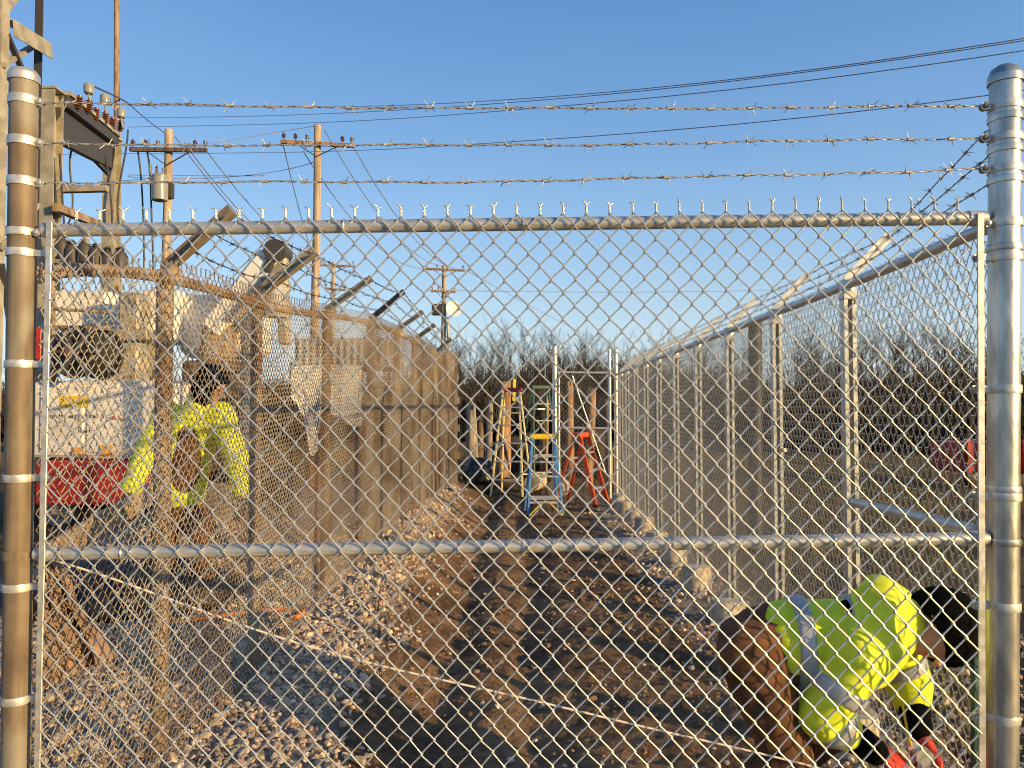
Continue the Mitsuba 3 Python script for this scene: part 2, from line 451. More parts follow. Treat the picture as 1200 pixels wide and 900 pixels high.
def barbed(pts, r=0.0016, step=0.127, seed=0, barb_len=0.022, sides=4):
    """Two twisted strands with a four-point barb every step along the points."""
    g = np.random.default_rng(seed)
    p = np.asarray(pts, float)
    t = np.r_[0, np.cumsum(np.linalg.norm(np.diff(p, axis=0), axis=1))]
    n = int(t[-1] / 0.02) + 2
    s = np.linspace(0, t[-1], n)
    c = np.stack([np.interp(s, t, p[:, k]) for k in range(3)], 1)
    c[:, 2] += 0.0015 * np.sin(s * 17 + seed) + 0.002 * np.sin(s * 5.1 + 2 * seed)
    d, u, w = frames(c[:-1], c[1:])
    u, w = np.vstack([u, u[-1:]]), np.vstack([w, w[-1:]])
    ms = []
    for ph in (0, math.pi):
        ang = s * 2 * math.pi / 0.08 + ph
        q = c + (np.cos(ang)[:, None] * u + np.sin(ang)[:, None] * w) * r * 1.1
        ms.append(segs(q[:-1], q[1:], r, sides=sides))
    k = np.arange(0.05 + g.uniform(0, 0.05), t[-1] - 0.03, step)
    b = np.stack([np.interp(k, t, p[:, a]) for a in range(3)], 1)
    b[:, 2] += 0.0015 * np.sin(k * 17 + seed) + 0.002 * np.sin(k * 5.1 + 2 * seed)
    idx = np.clip((k / 0.02).astype(int), 0, n - 2)
    A, B = [], []
    for q in range(4):
        a = g.uniform(0, 2 * np.pi, len(k))
        dirn = np.cos(a)[:, None] * u[idx] + np.sin(a)[:, None] * w[idx] + d[idx] * (0.5 if q % 2 else -0.5)
        A.append(b + d[idx] * (0.005 * (1 if q % 2 else -1)))
        B.append(A[-1] + dirn / np.linalg.norm(dirn, axis=1, keepdims=True) * barb_len)
    ms.append(segs(np.concatenate(A), np.concatenate(B), r * 0.95, r * 0.6, sides=sides))
    ms.append(segs(b - d[idx] * 0.009, b + d[idx] * 0.009, r * 2.9, sides=6))
    return cat(ms)


def ring_band(c, r, h, tab_to=None, tab_h=None, bolt=True):
    """A pressed steel band round a post at c, with a tab that runs to the point tab_to and a bolt through it."""
    prof = [(r, -h / 2), (r + .0035, -h / 2), (r + .0045, -h / 4), (r + .0045, h / 4), (r + .0035, h / 2), (r, h / 2)]
    ms = [lathe(prof, c, 32)]
    bm = None
    if tab_to is not None:
        c, q = np.asarray(c, float), np.asarray(tab_to, float)
        d = (q - c) / np.linalg.norm(q - c)
        a = c + d * r * 0.6
        th = tab_h or h
        for dy in (-0.006, 0.006):
            off = np.cross(d, [0, 0, 1]) * dy
            ms.append(beam(a + off, q + off, 0.0035, th, 0.001))
            ms.append(lathe([(0, 0), (th * .62, 0), (th * .62, .0033), (0, .0033)], q + off * 1.15 - np.cross(d, [0, 0, 1]) * .0016, 16, axis=np.cross(d, [0, 0, 1])))
        if bolt:
            yv = np.cross(d, [0, 0, 1])
            yv = yv if yv[1] < 0 else -yv
            bm = lathe([(0, 0), (.0085, 0), (.0085, .003), (.006, .0055), (0, .0065)], q + yv * 0.011, 14, axis=yv)
    return cat(ms), bm


# ------------------------------------------------------------------ front fence
D0 = 2.4
front = thing('front_chain_link_fence', 'galvanized chain link panel with three level barbed wires, nearest the camera', 'fence')


def rail_z(px, which):
    y = np.interp(px, [55, 1145], [270, 256]) if which == 'top' else np.interp(px, [48, 1148], [649, 631])
    return P(px, y, D0)[2]


def pxx(X):
    return 600 + X / D0 * 900


def front_post(x_top, x_bot, r, m, name, label, y_cap):
    a, b = P(x_bot, 890, D0), P(x_top, 100, D0)
    d = (b - a) / (b - a)[2]
    base = a - d * (a[2] + 0.3)
    ztop = P(x_top, y_cap, D0)[2]
    topc = a + d * (ztop - a[2])

    def centre(y):
        z = P(600, y, D0)[2]
        return a + d * (z - a[2])
    p = part(front, name, bar(base, topc - d * 0.03, r, 40), m, label=label)
    k_ = .55 if m == 'old_pipe' else 1.0
    cap = lathe([(r + .001, 0), (r + .005, 0), (r + .005, .022), (r + .002, .028), (r * .88, .028 + .018 * k_), (r * .5, .028 + .030 * k_), (0, .028 + .034 * k_)], topc - d * (0.022 + .034 * k_), 36)
    part(front + '__' + p.split('__')[1], 'post_cap', cap, 'galv_rail' if m == 'old_pipe' else 'galv')
    return p, centre


left_p, left_c = front_post(28, 18.5, 0.0405, 'old_pipe', 'post', 'tan brown stained pipe post', 82)
right_p, right_c = front_post(1178, 1174, 0.0455, 'galv', 'post', 'bright galvanized pipe post', 78)


def bar_x(side, y):
    return np.interp(y, [260, 890], [58, 43]) if side == 'l' else np.interp(y, [260, 890], [1149, 1151])


for y in (119, 167, 214):
    bm, bo = ring_band(left_c(y), 0.0405, 0.027, P(48, y + 1, D0), 0.020)
    k = part(left_p, 'band', bm, 'band')
    part(left_p, 'bolt', bo, 'galv_rail')
for y, t in ((273, 45), (297, 60), (427, 56), (560, 54), (687, 52), (818, 49)):
    bm, bo = ring_band(left_c(y), 0.0405, 0.024, P(t, y, D0 - 0.01), 0.020)
    part(left_p, 'band', bm, 'band')
    part(left_p, 'bolt', bo, 'galv_rail')
bm, bo = ring_band(left_c(650), 0.0405, 0.028, P(40, 650, D0), 0.022)
part(left_p, 'band', bm, 'old_pipe')
for y in (126, 163, 199):
    bm, bo = ring_band(right_c(y), 0.0455, 0.024, P(1153, y - 1, D0), 0.022)
    part(right_p, 'band', bm, 'band')
    part(right_p, 'bolt', bo, 'rust_pipe')
    bm, bo = ring_band(right_c(y + 13), 0.0455, 0.022, None)
    part(right_p, 'band', bm, 'galv')
for y, t in ((262, 1156), (302, 1146), (456, 1144), (581, 1144), (709, 1143), (840, 1142)):
    bm, bo = ring_band(right_c(y), 0.0455, 0.026, P(t, y, D0 - 0.01), 0.021)
    part(right_p, 'band', bm, 'band')
    part(right_p, 'bolt', bo, 'galv_rail')
for y in (291, 634, 573):
    bm, bo = ring_band(right_c(y), 0.0455, 0.020, None)
    part(right_p, 'band', bm, 'galv')

part(front, 'top_rail', bar(P(50, 270, D0), P(1155, 255.8, D0), 0.0205, 24), 'galv_rail')
part(front, 'middle_rail', bar(P(42, 649, D0), P(1155, 631, D0), 0.0205, 24), 'galv_rail')
for sx, y0, y1 in (('l', 258, 930), ('r', 250, 930)):
    part(front, 'tension_bar', beam(P(bar_x(sx, y0), y0, D0 - .028), P(bar_x(sx, y1), y1, D0 - .028), 0.021 if sx == 'r' else .019, 0.006, 0.0015, up=(0, 1, 0)), 'band')
# rail end cups
for px, yy in ((62, 270), (1143, 256), (58, 649), (1146, 631)):
    c = P(px, yy, D0)
    part(front, 'rail_end', lathe([(0.0208, -.026), (0.0245, -.026), (0.0245, .026), (0.0208, .026)], c, 24, axis=(1, 0, 0)), 'band')

FX0 = P(57, 480, D0 - .03)[0]
FX1 = P(1150, 480, D0 - .03)[0]
z_top_f = lambda s: np.array([P(0, 258, D0)[2]]) + (P(0, 245, D0)[2] - P(0, 258, D0)[2]) * 0 + np.interp(FX0 + np.asarray(s, float), [FX0, FX1], [0.0, 0.037]) - 0.006
fab = chain_link(lambda s: (FX0 + np.asarray(s, float), D0 - .0275 + 0.006 * np.sin(np.asarray(s, float) * 2.1)), FX1 - FX0, z_top_f, lambda s: 0.06 + 0 * s, 0.0722, 0.0826, 0.0026, 8, jit=0.0012, knots=True)
part(front, 'chain_link_fabric', fab, 'wire', smooth=True, kind='stuff')
ties = []
for k, px in enumerate((405, 766, 1035, 150, 590, 950)):
    for which in ('top', 'middle'):
        if (k + (which == 'top')) % 2 or k > 3:
            c = P(px + 17 * k % 23, 0, D0)
            c[2] = rail_z(px, which)
            a = np.linspace(0.2, 2 * np.pi + 0.9, 16)
            loop = np.stack([c[0] + 0.004 * a / 6, c[1] + 0.0235 * np.cos(a), c[2] + 0.0235 * np.sin(a)], 1)
            loop = np.vstack([loop, loop[-1] + [0.002, -0.004, -0.05]])
            ties.append(loop)
            part(front, 'tie_wire', tube(loop, 0.0018, 6), 'wire')
for k, (yl, ym, yr) in enumerate(((121, 127, 124.5), (169, 170, 161.5), (214, 212, 198))):
    pts = smooth_path([P(50, yl, D0), P(330, (yl + ym) / 2 + .5, D0), P(600, ym, D0), P(900, (ym + yr) / 2 + .3, D0), P(1152, yr, D0)])
    part(front, 'barbed_wire', barbed(pts, seed=k, r=0.0019, barb_len=0.024), 'band', smooth=True)
# slack wire from the left bar down to the lower right
wp = smooth_path([P(50, 653, 2.43), P(160, 688, 2.45), P(300, 738, 2.48), P(450, 781, 2.5), P(600, 815, 2.52), P(760, 853, 2.54), P(920, 890, 2.55), P(1010, 915, 2.55)])
solo('slack_wire', tube(wp, 0.0034, 8), 'rope', 'thin pale slack wire slanting down from the left post to the lower right', 'wire')

# ------------------------------------------------------------------ right fence
rf = thing('right_chain_link_fence', 'long galvanized chain link fence with slotted steel posts along the right side', 'fence')
RY = [3.564, 4.604, 5.676, 6.73, 7.74, 8.75, 9.70, 10.6, 11.53, 12.3]
REND = 13.0
RTOP = 2.135


def rz(y):
    return np.interp(y, [2.4, 3.56, 13], [rail_z(1150, 'top') - .012, 2.13, 2.14])


def c_post(x, y, z0, z1, w=0.056, d=0.045, t=0.004):
    """A roll-formed C post, its open side to the camera, lips turned in."""
    ms = [box((x, y + d / 2, (z0 + z1) / 2), (w, t, z1 - z0))]
    for s in (-1, 1):
        ms.append(box((x + s * (w / 2 - t / 2), y - t / 2, (z0 + z1) / 2), (t, d - .0003, z1 - z0)))
        ms.append(box((x + s * (w / 2 - .009), y - d / 2 - .0015, (z0 + z1) / 2), (.018, t, z1 - z0)))
    return cat(ms)


arm_tips = []
for n, y in enumerate(RY):
    x = float(right_x(y))
    p = part(rf, 'post', c_post(x, y, 0.0, rz(y) - .023), 'galv_rail', smooth=False)
    gz = float(ground_h(x - 0.05, y))
    prof = [(0, -0.25), (0.135, -0.25), (0.128, gz + .02), (0.124, 0.172 + .02 * math.sin(n * 2.3)), (0.114, 0.190 + .02 * math.sin(n * 2.3)), (0, 0.196 + .02 * math.sin(n * 2.3))]
    fm = lathe(prof, (x - 0.035, y - 0.03, 0), 28)
    fm.vertices[:, :2] += 0.006 * (nfbm(fm.vertices * 14 + n, 3) - .5)[:, None] * 2
    part(p, 'concrete_footing', fm, 'concrete', smooth=50)
    part(p, 'post_top', cat([bar((x, y, rz(y) - .03), (x, y, rz(y) + .022), 0.036, 16), box((x, y, rz(y) - .045), (.066, .06, .05), .004)]), 'galv_rail')
    a0_, a1_ = np.array([x - .005, y, rz(y) + .02]), np.array([x + 0.20, y, rz(y) + .235])
    part(p, 'barbed_wire_arm', cat([beam(a0_, a1_, .045, .006, up=(1, 0, 1)), beam(a0_ + [.003, .019, 0], a1_ + [.003, .019, 0], .006, .04, up=(1, 0, 1))]), 'band', smooth=False)
    arm_tips.append((a0_, a1_))
part(rf, 'top_rail', tube([(right_x(y), y, rz(y)) for y in (2.44, 3.56, 6, 9, REND)], 0.0205, 16), 'galv_rail')
part(rf, 'brace_rail', bar(P(1144, 622, 2.44), (right_x(3.54), 3.54, 1.125), 0.0205, 20), 'galv_rail')
for k in range(3):
    f = (0.25, 0.6, 0.95)[k]
    pts = [P(1157, (217, 184, 152)[k], 2.41)] + [a + (b - a) * f + [0, 0, .004] for a, b in arm_tips] + [np.array([right_x(REND) + .2 * f, REND, rz(REND) + .02 + .2 * f])]
    part(rf, 'barbed_wire', barbed(pts, seed=10 + k, r=0.0018), 'wire_side', smooth=True)
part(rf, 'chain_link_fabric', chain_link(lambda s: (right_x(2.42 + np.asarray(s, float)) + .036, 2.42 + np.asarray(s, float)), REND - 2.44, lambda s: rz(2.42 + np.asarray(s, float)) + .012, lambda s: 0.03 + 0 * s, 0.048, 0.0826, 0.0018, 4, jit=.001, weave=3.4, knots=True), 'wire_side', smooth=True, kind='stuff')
ms = []
for y in RY:
    for z in np.arange(0.35, 2.1, 0.3):
        x = float(right_x(y))
        part_ = segs([(x - .034, y - .03, z)], [(x + .036, y - .026, z + .01)], .002)
        ms.append(part_)
part(rf, 'tie_wires', cat(ms), 'wire_side', kind='stuff')
end_post = part(rf, 'end_post', bar((right_x(REND), REND, 0), (right_x(REND), REND, P(722, 410, REND)[2]), .036, 20), 'galv_rail')
part(rf + '__end_post', 'post_cap', lathe([(.037, 0), (.041, 0), (.041, .02), (.03, .04), (0, .05)], (right_x(REND), REND, P(722, 410, REND)[2] - .02), 20), 'galv_rail')
part(rf, 'wire_roll', lathe([(.02, 0), (.03, 0), (.03, .02), (.02, .02)], (right_x(4.6) + .03, 4.6, 1.3), 12), 'wire_side')

# ------------------------------------------------------------------ back panel between the two fences
bf = thing('back_chain_link_gate', 'narrow galvanized chain link panel closing the far end of the passage', 'gate')
BX0, BX1, BY = P(650, 480, REND)[0], right_x(REND) - .05, REND
part(bf, 'post', bar((BX0, BY, 0), (BX0, BY, P(650, 406, BY)[2]), .044, 20), 'galv_rail')
part(bf, 'top_rail', bar((BX0, BY, P(650, 436, BY)[2]), (BX1, BY, P(650, 437, BY)[2]), .021, 14), 'galv_rail')
part(bf, 'middle_rail', bar((BX0, BY, P(650, 501, BY)[2]), (BX1, BY, P(650, 502, BY)[2]), .021, 14), 'galv_rail')
part(bf, 'inner_upright', bar((BX0 + .075, BY, .05), (BX0 + .075, BY, P(650, 436, BY)[2]), .018, 12), 'galv_rail')
part(bf, 'end_upright', bar((BX1 - .06, BY, .05), (BX1 - .06, BY, P(650, 410, BY)[2]), .03, 14), 'galv_rail')
part(bf, 'diagonal_brace', bar((BX0 + .3, BY + .02, P(0, 440, BY)[2]), (BX1 - .1, BY + .02, P(0, 560, BY)[2]), .012, 8), 'galv_rail')
part(bf, 'chain_link_fabric', chain_link(lambda s: (BX0 + .04 + np.asarray(s, float), BY + .03 + 0 * np.asarray(s, float)), BX1 - BX0 - .05, lambda s: P(0, 436, BY)[2] + 0 * s, lambda s: .05 + 0 * s, .0722, .0826, .002, 3, jit=.001, barb=False), 'wire_side', smooth=True, kind='stuff')

# ------------------------------------------------------------------ left fence
lf = thing('left_chain_link_fence', 'rusty sagging chain link fence with brown slanted arms along the left side', 'fence')
LPTS = {3.375: (205, 325), 4.43: (310, 355), 5.82: (390, 369), 7.24: (440, 379), 8.49: (470, 391), 9.58: (489, 402), 11.2: (508, 418), 12.9: (530, 414)}
lz_y = [2.42] + list(LPTS)
lz_z = [P(62, 318, 2.42)[2]] + [P(px, py, y)[2] for y, (px, py) in LPTS.items()]


def lz(y):
    y = np.asarray(y, float)
    return np.interp(y, lz_y, lz_z)


TIPS = {3.375: (275, 250), 4.43: (372, 297), 5.82: (437, 328), 7.24: (475, 343), 8.49: (497, 367), 9.58: (511, 382), 11.2: (530, 398)}
ltips = []
for n, (y, (px, py)) in enumerate(LPTS.items()):
    x = float(left_x(y))
    zt = float(lz(y))
    m, r = ('dark_post', .033) if n == 3 else ('rust_pipe', (.037 if n == 0 else .042) if n in (0, 7) else .033)
    p = part(lf, 'post', bar((x - .05, y, -.1), (x - .05, y, zt + .03), r, 20), m, label='near black post' if n == 3 else None)
    if y in TIPS:
        tx, ty = TIPS[y]
        b = P(tx, ty, y)
        a = np.array([x - .045, y, zt + .02])
        part(p, 'barbed_wire_arm', angle_iron(a, b, .062 if n < 2 else .05, .006, up=(1, 0, -1)), m if n == 3 else 'old_pipe', smooth=False)
        part(p, 'arm_socket', bar(a - [0.01, 0, .05], a + (b - a) * .12, r * 1.12, 16), m)
        ltips.append((a, b))
part(lf, 'top_rail', tube(smooth_path([(left_x(y) - .01, y, float(lz(y)) - .01) for y in lz_y], 5), .024, 14), 'rust_pipe')


def lskip(s, z):
    return False & (z > 9)


def lwave(s):
    s = np.asarray(s, float)
    return .014 * np.sin(s * 1.9) + .010 * np.sin(s * 4.7 + 1)


part(lf, 'chain_link_fabric', chain_link(lambda s: (left_x(2.42 + np.asarray(s, float)) + .03 + lwave(s), 2.42 + np.asarray(s, float)), 10.45, lambda s: lz(2.42 + np.asarray(s, float)) + .03, lambda s: ground_h(left_x(2.42 + s), 2.42 + s) + .0, 0.044, 0.053, 0.0023, 4, jit=.0020, seed=8), 'wire_rusty', smooth=True, kind='stuff')
for k in range(3):
    f = (0.35, .66, .96)[k]
    pts = [a + (b - a) * f + [0, 0, .006] for a, b in ltips] + [np.array([left_x(12.9) + .1 * f, 12.9, 2.6 + .1 * f])]
    pts = np.concatenate([sag(pts[q], pts[q + 1], .02, 6)[:-1] for q in range(len(pts) - 1)])
    part(lf, 'barbed_wire', barbed(pts, seed=20 + k, r=.0018), 'cable', smooth=True)
# slotted upright at the far end
sx, sy = left_x(12.9) + .06, 12.95
su = [box((sx, sy, 1.42), (.05, .04, 2.2), .004)]
part(lf, 'slotted_upright', cat(su + [box((sx + .045, sy, z), (.045, .04, .12), .004) for z in np.arange(.55, 1.75, .23)]), 'old_pipe', smooth=False)


def shadow_edge_sheet(x0, x1, y0, bottoms, Y, label):
    """A sheet of white plastic between two stakes, its lower edge cut to the outline of a shadow."""
    k = thing('white_sheet', label, 'sheet', None)
    n, rows = 40, 12
    px = np.linspace(x0, x1, n)
    yb = np.interp(np.linspace(0, 1, n), *zip(*bottoms)) + 3 * (nnoise(np.c_[px * .6, px * 0, px * 0]) - .5)
    V, F = [], []
    for side in (0, 1):
        for q in range(rows):
            for i in range(n):
                p = P(px[i], y0 + (yb[i] - y0) * q / (rows - 1), Y)
                V.append(p + [0, .010 * math.sin(i * .31 + q * .9) + .012 * math.sin(q * 2.1 + .1 * i) + .004 * side, 0])
    a = (np.arange(rows - 1)[:, None] * n + np.arange(n - 1)[None]).ravel()
    f = np.concatenate([np.stack([a, a + 1, a + n + 1], 1), np.stack([a, a + n + 1, a + n], 1)])
    part(k, 'plastic', trimesh.Trimesh(V, np.concatenate([f, f[:, ::-1] + n * rows]), process=False), 'white_sheet', smooth=True)
    for x in (x0 + 1, x1 - 1):
        c = P(x, y0 - 4, Y + .05)
        part(k, 'stake', beam([c[0], c[1], 0], c, .035, .035, .004), 'dark_wood', smooth=False)


shadow_edge_sheet(341, 424, 428, [(0, 466), (.10, 474), (.18, 488), (.27, 532), (.33, 536), (.40, 498), (.55, 486), (.68, 488), (.8, 498), (1, 500)], 8.0, 'white plastic sheet, lower edge cut to a shadow outline, behind the left fence')  # lower outline stands in for shade lying across the white panel

solo('rusty_plate', cat([box(P(370, 558, 6.7), (.10, .01, .22), .003), beam(P(370, 640, 6.75), P(370, 550, 6.72), .03, .03)]), 'rust_orange', 'small rust orange plate on a short stake beyond the left fence', 'plate', smooth=False)

# tarp behind the front panel, lower left
tv, tf = [], []
na, nb = 30, 30
for i in range(na):
    for j in range(nb):
        a, b = i / (na - 1), j / (nb - 1)
        top = P(40, 648, 2.62)
        bl, br = P(38, 812, 2.60), P(122, 772, 2.78)
        e = bl + (br - bl) * b
        q = top + np.array([.03 * b, 0.02, 0]) + (e - top) * a
        q[1] += .045 * math.sin(b * 9 + a * 3) * a + .02 * math.sin(b * 19 + 1)
        q[0] += .012 * math.sin(a * 9) * b
        tv.append(q)
for i in range(na - 1):
    for j in range(nb - 1):
        k = i * nb + j
        tf += [(k, k + 1, k + nb + 1), (k, k + nb + 1, k + nb)]
tarp = trimesh.Trimesh(tv, tf, process=False)
back = tarp.copy()
back.vertices += [0, .006, 0]
back.invert()
solo('tarp', cat([tarp, back]), 'tarp', 'brown canvas tarp bunched up behind the lower left corner of the front panel', 'tarp', smooth=True)

# orange cord lying beyond the left fence
solo('orange_cord', tube(smooth_path([P(150, 742, 5.0), P(180, 733, 5.0), P(215, 729, 5.1), P(255, 722, 5.1), P(300, 716, 5.15), P(345, 724, 4.6)], 6), .013, 8), 'orange_plastic', 'orange cord lying on the gravel beyond the left fence', 'cord')
solo('timber_plank', beam(P(48, 655, 5.6), P(205, 562, 6.6), .05, .17, .006), 'pole_wood', 'long tan timber plank sloping up to the worker behind the left fence', 'plank', smooth=False)
solo('blue_grey_post', cat([bar(P(290, 640, 7.6), P(290, 398, 7.6), .06, 20), lathe([(.06, 0), (.068, 0), (.068, .04), (.05, .06), (0, .065)], P(290, 398, 7.6), 20)]), 'blue_grey', 'blue grey round post standing right of the hunched worker behind the left fence', 'post')

# ------------------------------------------------------------------ substation, far left
ss = thing('substation_frame', 'tan steel substation frame with a dark bus beam and brown insulators', 'steel frame')


def lattice_col(c0, c1, w):
    ms = []
    for sx_ in (-1, 1):
        for sy_ in (-1, 1):
            o = np.array([sx_ * w / 2, sy_ * w / 2, 0])
            ms.append(beam(c0 + o, c1 + o, .035, .035))
    return ms


def h_col(px, y0, y1, Y, w):
    a, b = P(px, y1, Y), P(px, y0, Y)
    a[0] = b[0]
    a[1] = b[1]
    a[2] = 0
    m = [box((a[0], a[1] - w / 2, b[2] / 2), (w, .014, b[2])), box((a[0], a[1] + w / 2, b[2] / 2), (w, .014, b[2])), box((a[0], a[1], b[2] / 2), (.012, w - .016, b[2] - .01))]
    return cat(m), a, b


c1m, c1a, c1b = h_col(61, 108, 640, 10.0, .195)
part(ss, 'column', c1m, 'steel_tan', smooth=False)
c2m, c2a, c2b = h_col(132, 164, 640, 12.5, .20)
part(ss, 'column', c2m, 'steel_tan', smooth=False)
part(ss, 'cap_plate', box(c1b + [0, 0, .02], (.24, .24, .03), .004), 'steel_tan')
part(ss, 'cap_plate', box(c2b + [0, 0, .02], (.24, .24, .03), .004), 'steel_tan')
part(ss, 'bus_beam', cat([beam(c1b + [.10, .1, -.08], c2b + [.10, -.12, -.06], .12, .16, .004), beam(c1b + [.02, .1, -.40], c2b + [.02, -.12, -.28], .10, .46, .004)]), 'steel_dark', smooth=False)
part(ss, 'top_chord', beam(c1b + [.12, .1, .03], c2b + [.12, -.12, .03], .14, .05), 'steel_tan', smooth=False)
part(ss, 'cross_beam', beam(P(72, 222, 11), P(126, 221, 11), .1, .09), 'steel_tan', smooth=False)
part(ss, 'diagonal_brace', beam(P(92, 168, 11.2), P(128, 205, 12.2), .05, .05), 'steel_dark', smooth=False)
part(ss, 'lower_beam', beam(P(66, 243, 9.8), P(112, 262, 11.2), .1, .1), 'rust_pipe', smooth=False)


def insulator(base, h, r, axis=(0, 0, 1), n=5, m='porcelain'):
    prof = [(0, 0), (r * .5, 0)]
    for q in range(n):
        z = h * (.08 + .84 * q / n)
        prof += [(r * .5, z), (r, z + h * .03), (r, z + h * .06), (r * .5, z + h * .13)]
    prof += [(r * .4, h), (0, h)]
    return lathe(prof, base, 18, axis)


for px, py, Y in ((91, 123, 10.4), (103, 127, 10.8), (111, 136, 11.2), (122, 140, 11.6), (130, 146, 12.0), (140, 149, 12.3)):
    part(ss, 'insulator', insulator(P(px, py + 5, Y), .19, .065, axis=(.25, -.2, .9)), 'porcelain')
for px, py, Y in ((104, 104, 10.8), (123, 116, 11.4), (142, 132, 12.2)):
    part(ss, 'arrester', cat([lathe([(0, 0), (.055, 0), (.07, .02), (.07, .12), (.045, .15), (0, .155)], P(px, py + 6, Y), 18), bar(P(px, py + 6, Y), P(px + 2, py + 18, Y), .018, 10)]), 'porcelain_grey')
for px, py in ((72, 285), (84, 292), (99, 290), (112, 296), (126, 300), (141, 300)):
    part(ss, 'switch_unit', cat([lathe([(0, 0), (.07, 0), (.09, .04), (.09, .18), (.06, .24), (0, .26)], P(px, py + 18, 9.6), 16), insulator(P(px, py, 9.6), .12, .05)]), 'steel_dark')
part(ss, 'shelf_beam', beam(P(64, 316, 9.6), P(150, 316, 9.9), .12, .08), 'steel_tan', smooth=False)
for (x0_, y0_, x1_, y1_) in ((70, 265, 76, 318), (96, 262, 108, 310), (127, 262, 140, 320)):
    part(ss, 'strut', beam(P(x0_, y0_, 9.6), P(x1_, y1_, 9.6), .06, .05), 'steel_tan', smooth=False)
for pts in (([107, 100, 10.8], [125, 108, 12], [150, 121, 16], [193, 156, 25.5]), ([150, 152, 12.2], [149, 165, 12.2], [144, 195, 12.2], [139, 262, 12.2]), ([92, 160, 11], [84, 175, 11], [83, 210, 11], [80, 262, 11]), ([122, 142, 12], [124, 180, 12], [128, 215, 12], [128, 300, 12]), ([70, 180, 10], [72, 215, 10], [75, 262, 10])):
    part(ss, 'lead_cable', tube(smooth_path([P(*q) for q in pts], 8), .014, 7), 'cable')

lt = thing('lattice_tower', 'tall lattice steel tower with crossed bracing at the upper left corner', 'tower')
LX = P(3, 200, 7.5)
legL, legR = P(-8, 200, 7.5)[0], P(42, 200, 8.6)[0]
ltop = 8.5
part(lt, 'leg', cat([box((legL, 7.5, ltop / 2), (.11, .012, ltop)), box((legL + .05, 7.56, ltop / 2), (.012, .107, ltop))]), 'steel_tan', smooth=False)
part(lt, 'leg', cat([box((legR, 8.6, ltop / 2), (.09, .012, ltop)), box((legR - .04, 8.66, ltop / 2), (.012, .107, ltop))]), 'steel_dark', smooth=False)
part(lt, 'leg', box((legL - 1.1, 8.6, ltop / 2), (.1, .1, ltop)), 'steel_tan', smooth=False)
part(lt, 'leg', box((legL - 1.1, 7.5, ltop / 2), (.1, .1, ltop)), 'steel_tan', smooth=False)
part(lt, 'cross_plate', angle_iron(P(6, 22, 7.6), P(52, 51, 8.6), .16, .012), 'steel_tan', smooth=False)
for (x0_, y0_, Ya, x1_, y1_, Yb) in ((2, 18, 7.5, 22, -6, 8.6), (8, 40, 7.6, 26, 82, 8.0), (4, 76, 7.5, 42, 52, 8.6), (4, 290, 7.5, 44, 240, 8.6), (2, 310, 7.5, 14, 400, 8.0)):
    part(lt, 'brace', beam(P(x0_, y0_, Ya), P(x1_, y1_, Yb), .05, .045), 'steel_dark' if y0_ in (40, 310) else 'steel_tan', smooth=False)
for py in (110, 265):
    part(lt, 'ring_beam', beam((legL, 7.5, P(0, py, 7.5)[2]), (legR, 8.6, P(0, py, 8.0)[2]), .06, .08), 'steel_dark', smooth=False)
part(lt, 'rusty_plate', box((legL + .06, 7.4, P(0, 372, 7.5)[2]), (.22, .014, .20), .003), 'rust_pipe', smooth=False)
part(lt, 'red_sign', box((P(44, 400, 7.4)[0], 7.4, P(0, 402, 7.4)[2]), (.07, .012, .31), .003), 'red_paint', smooth=False)
solo('lightning_mast', tube([P(137, 640, 14) * [1, 1, 0], P(137, 140, 14), P(136.5, -30, 14)], [.07, .055, .04], 16), 'rust_pipe', 'slim rusty mast rising past the top of the picture behind the insulators', 'mast')


# ------------------------------------------------------------------ utility poles
def wood_pole(px, ytop, Y, rtop, label, arms, can=None):
    k = thing('utility_pole', label, 'utility pole', None)
    t = P(px, ytop, Y)
    zs = np.linspace(0, t[2], 12)
    pts = np.stack([t[0] + .012 * np.sin(zs * .9) - (t[2] - zs) * .006, np.full(12, Y), zs], 1)
    part(k, 'pole', tube(pts, np.linspace(rtop * 1.35, rtop, 12), 18), 'pole_wood')
    ends = []
    for xl, xr, py, tilt in arms:
        a, b = P(xl, py, Y - .2), P(xr, py + tilt, Y - .2)
        part(k, 'crossarm', beam(a, b, .11, .14, .01), 'dark_wood' if Y == 26 else 'weathered_wood', smooth=False)
        c = P(px, py, Y)
        for s in (0.22, 0.78):
            q = a + (b - a) * s
            part(k, 'arm_brace', beam(q - [0, 0, .05], np.array([c[0], Y - .2, c[2] - .62]), .04, .03), 'steel_dark', smooth=False)
        for s in (.04, .20, .36, .84, .97) if Y < 40 else (.05, .3, .95):
            q = a + (b - a) * s + [0, 0, .07]
            part(k, 'insulator', cat([bar(q, q + [0, 0, .12], .02, 8), insulator(q + [0, 0, .09], .18, .075, n=3)]), 'porcelain_grey' if s in (.36, .97) else 'porcelain')
            ends.append(q + [0, 0, .25])
    if can:
        x, y0, y1 = can
        a, b = P(x, y1, Y - .5), P(x, y0, Y - .5)
        h = b[2] - a[2]
        q = part(k, 'transformer', lathe([(0, 0), (.25, 0), (.26, .02), (.26, h - .08), (.27, h - .07), (.27, h - .02), (.2, h + .05), (0, h + .07)], a, 24), 'porcelain_grey')
        part(q, 'bushing', insulator(b + [-.1, 0, .03], .32, .05, n=4), 'porcelain')
        part(q, 'bushing', insulator(b + [.12, 0, .03], .28, .05, n=4), 'porcelain_grey')
        part(k, 'bracket', box((a + b) / 2 + [.25, .3, 0], (.12, .25, h * .6)), 'steel_dark', smooth=False)
        part(k, 'cutout', insulator(P(176, 203, Y - .4), .35, .06, n=4), 'porcelain_grey')
    return k, ends


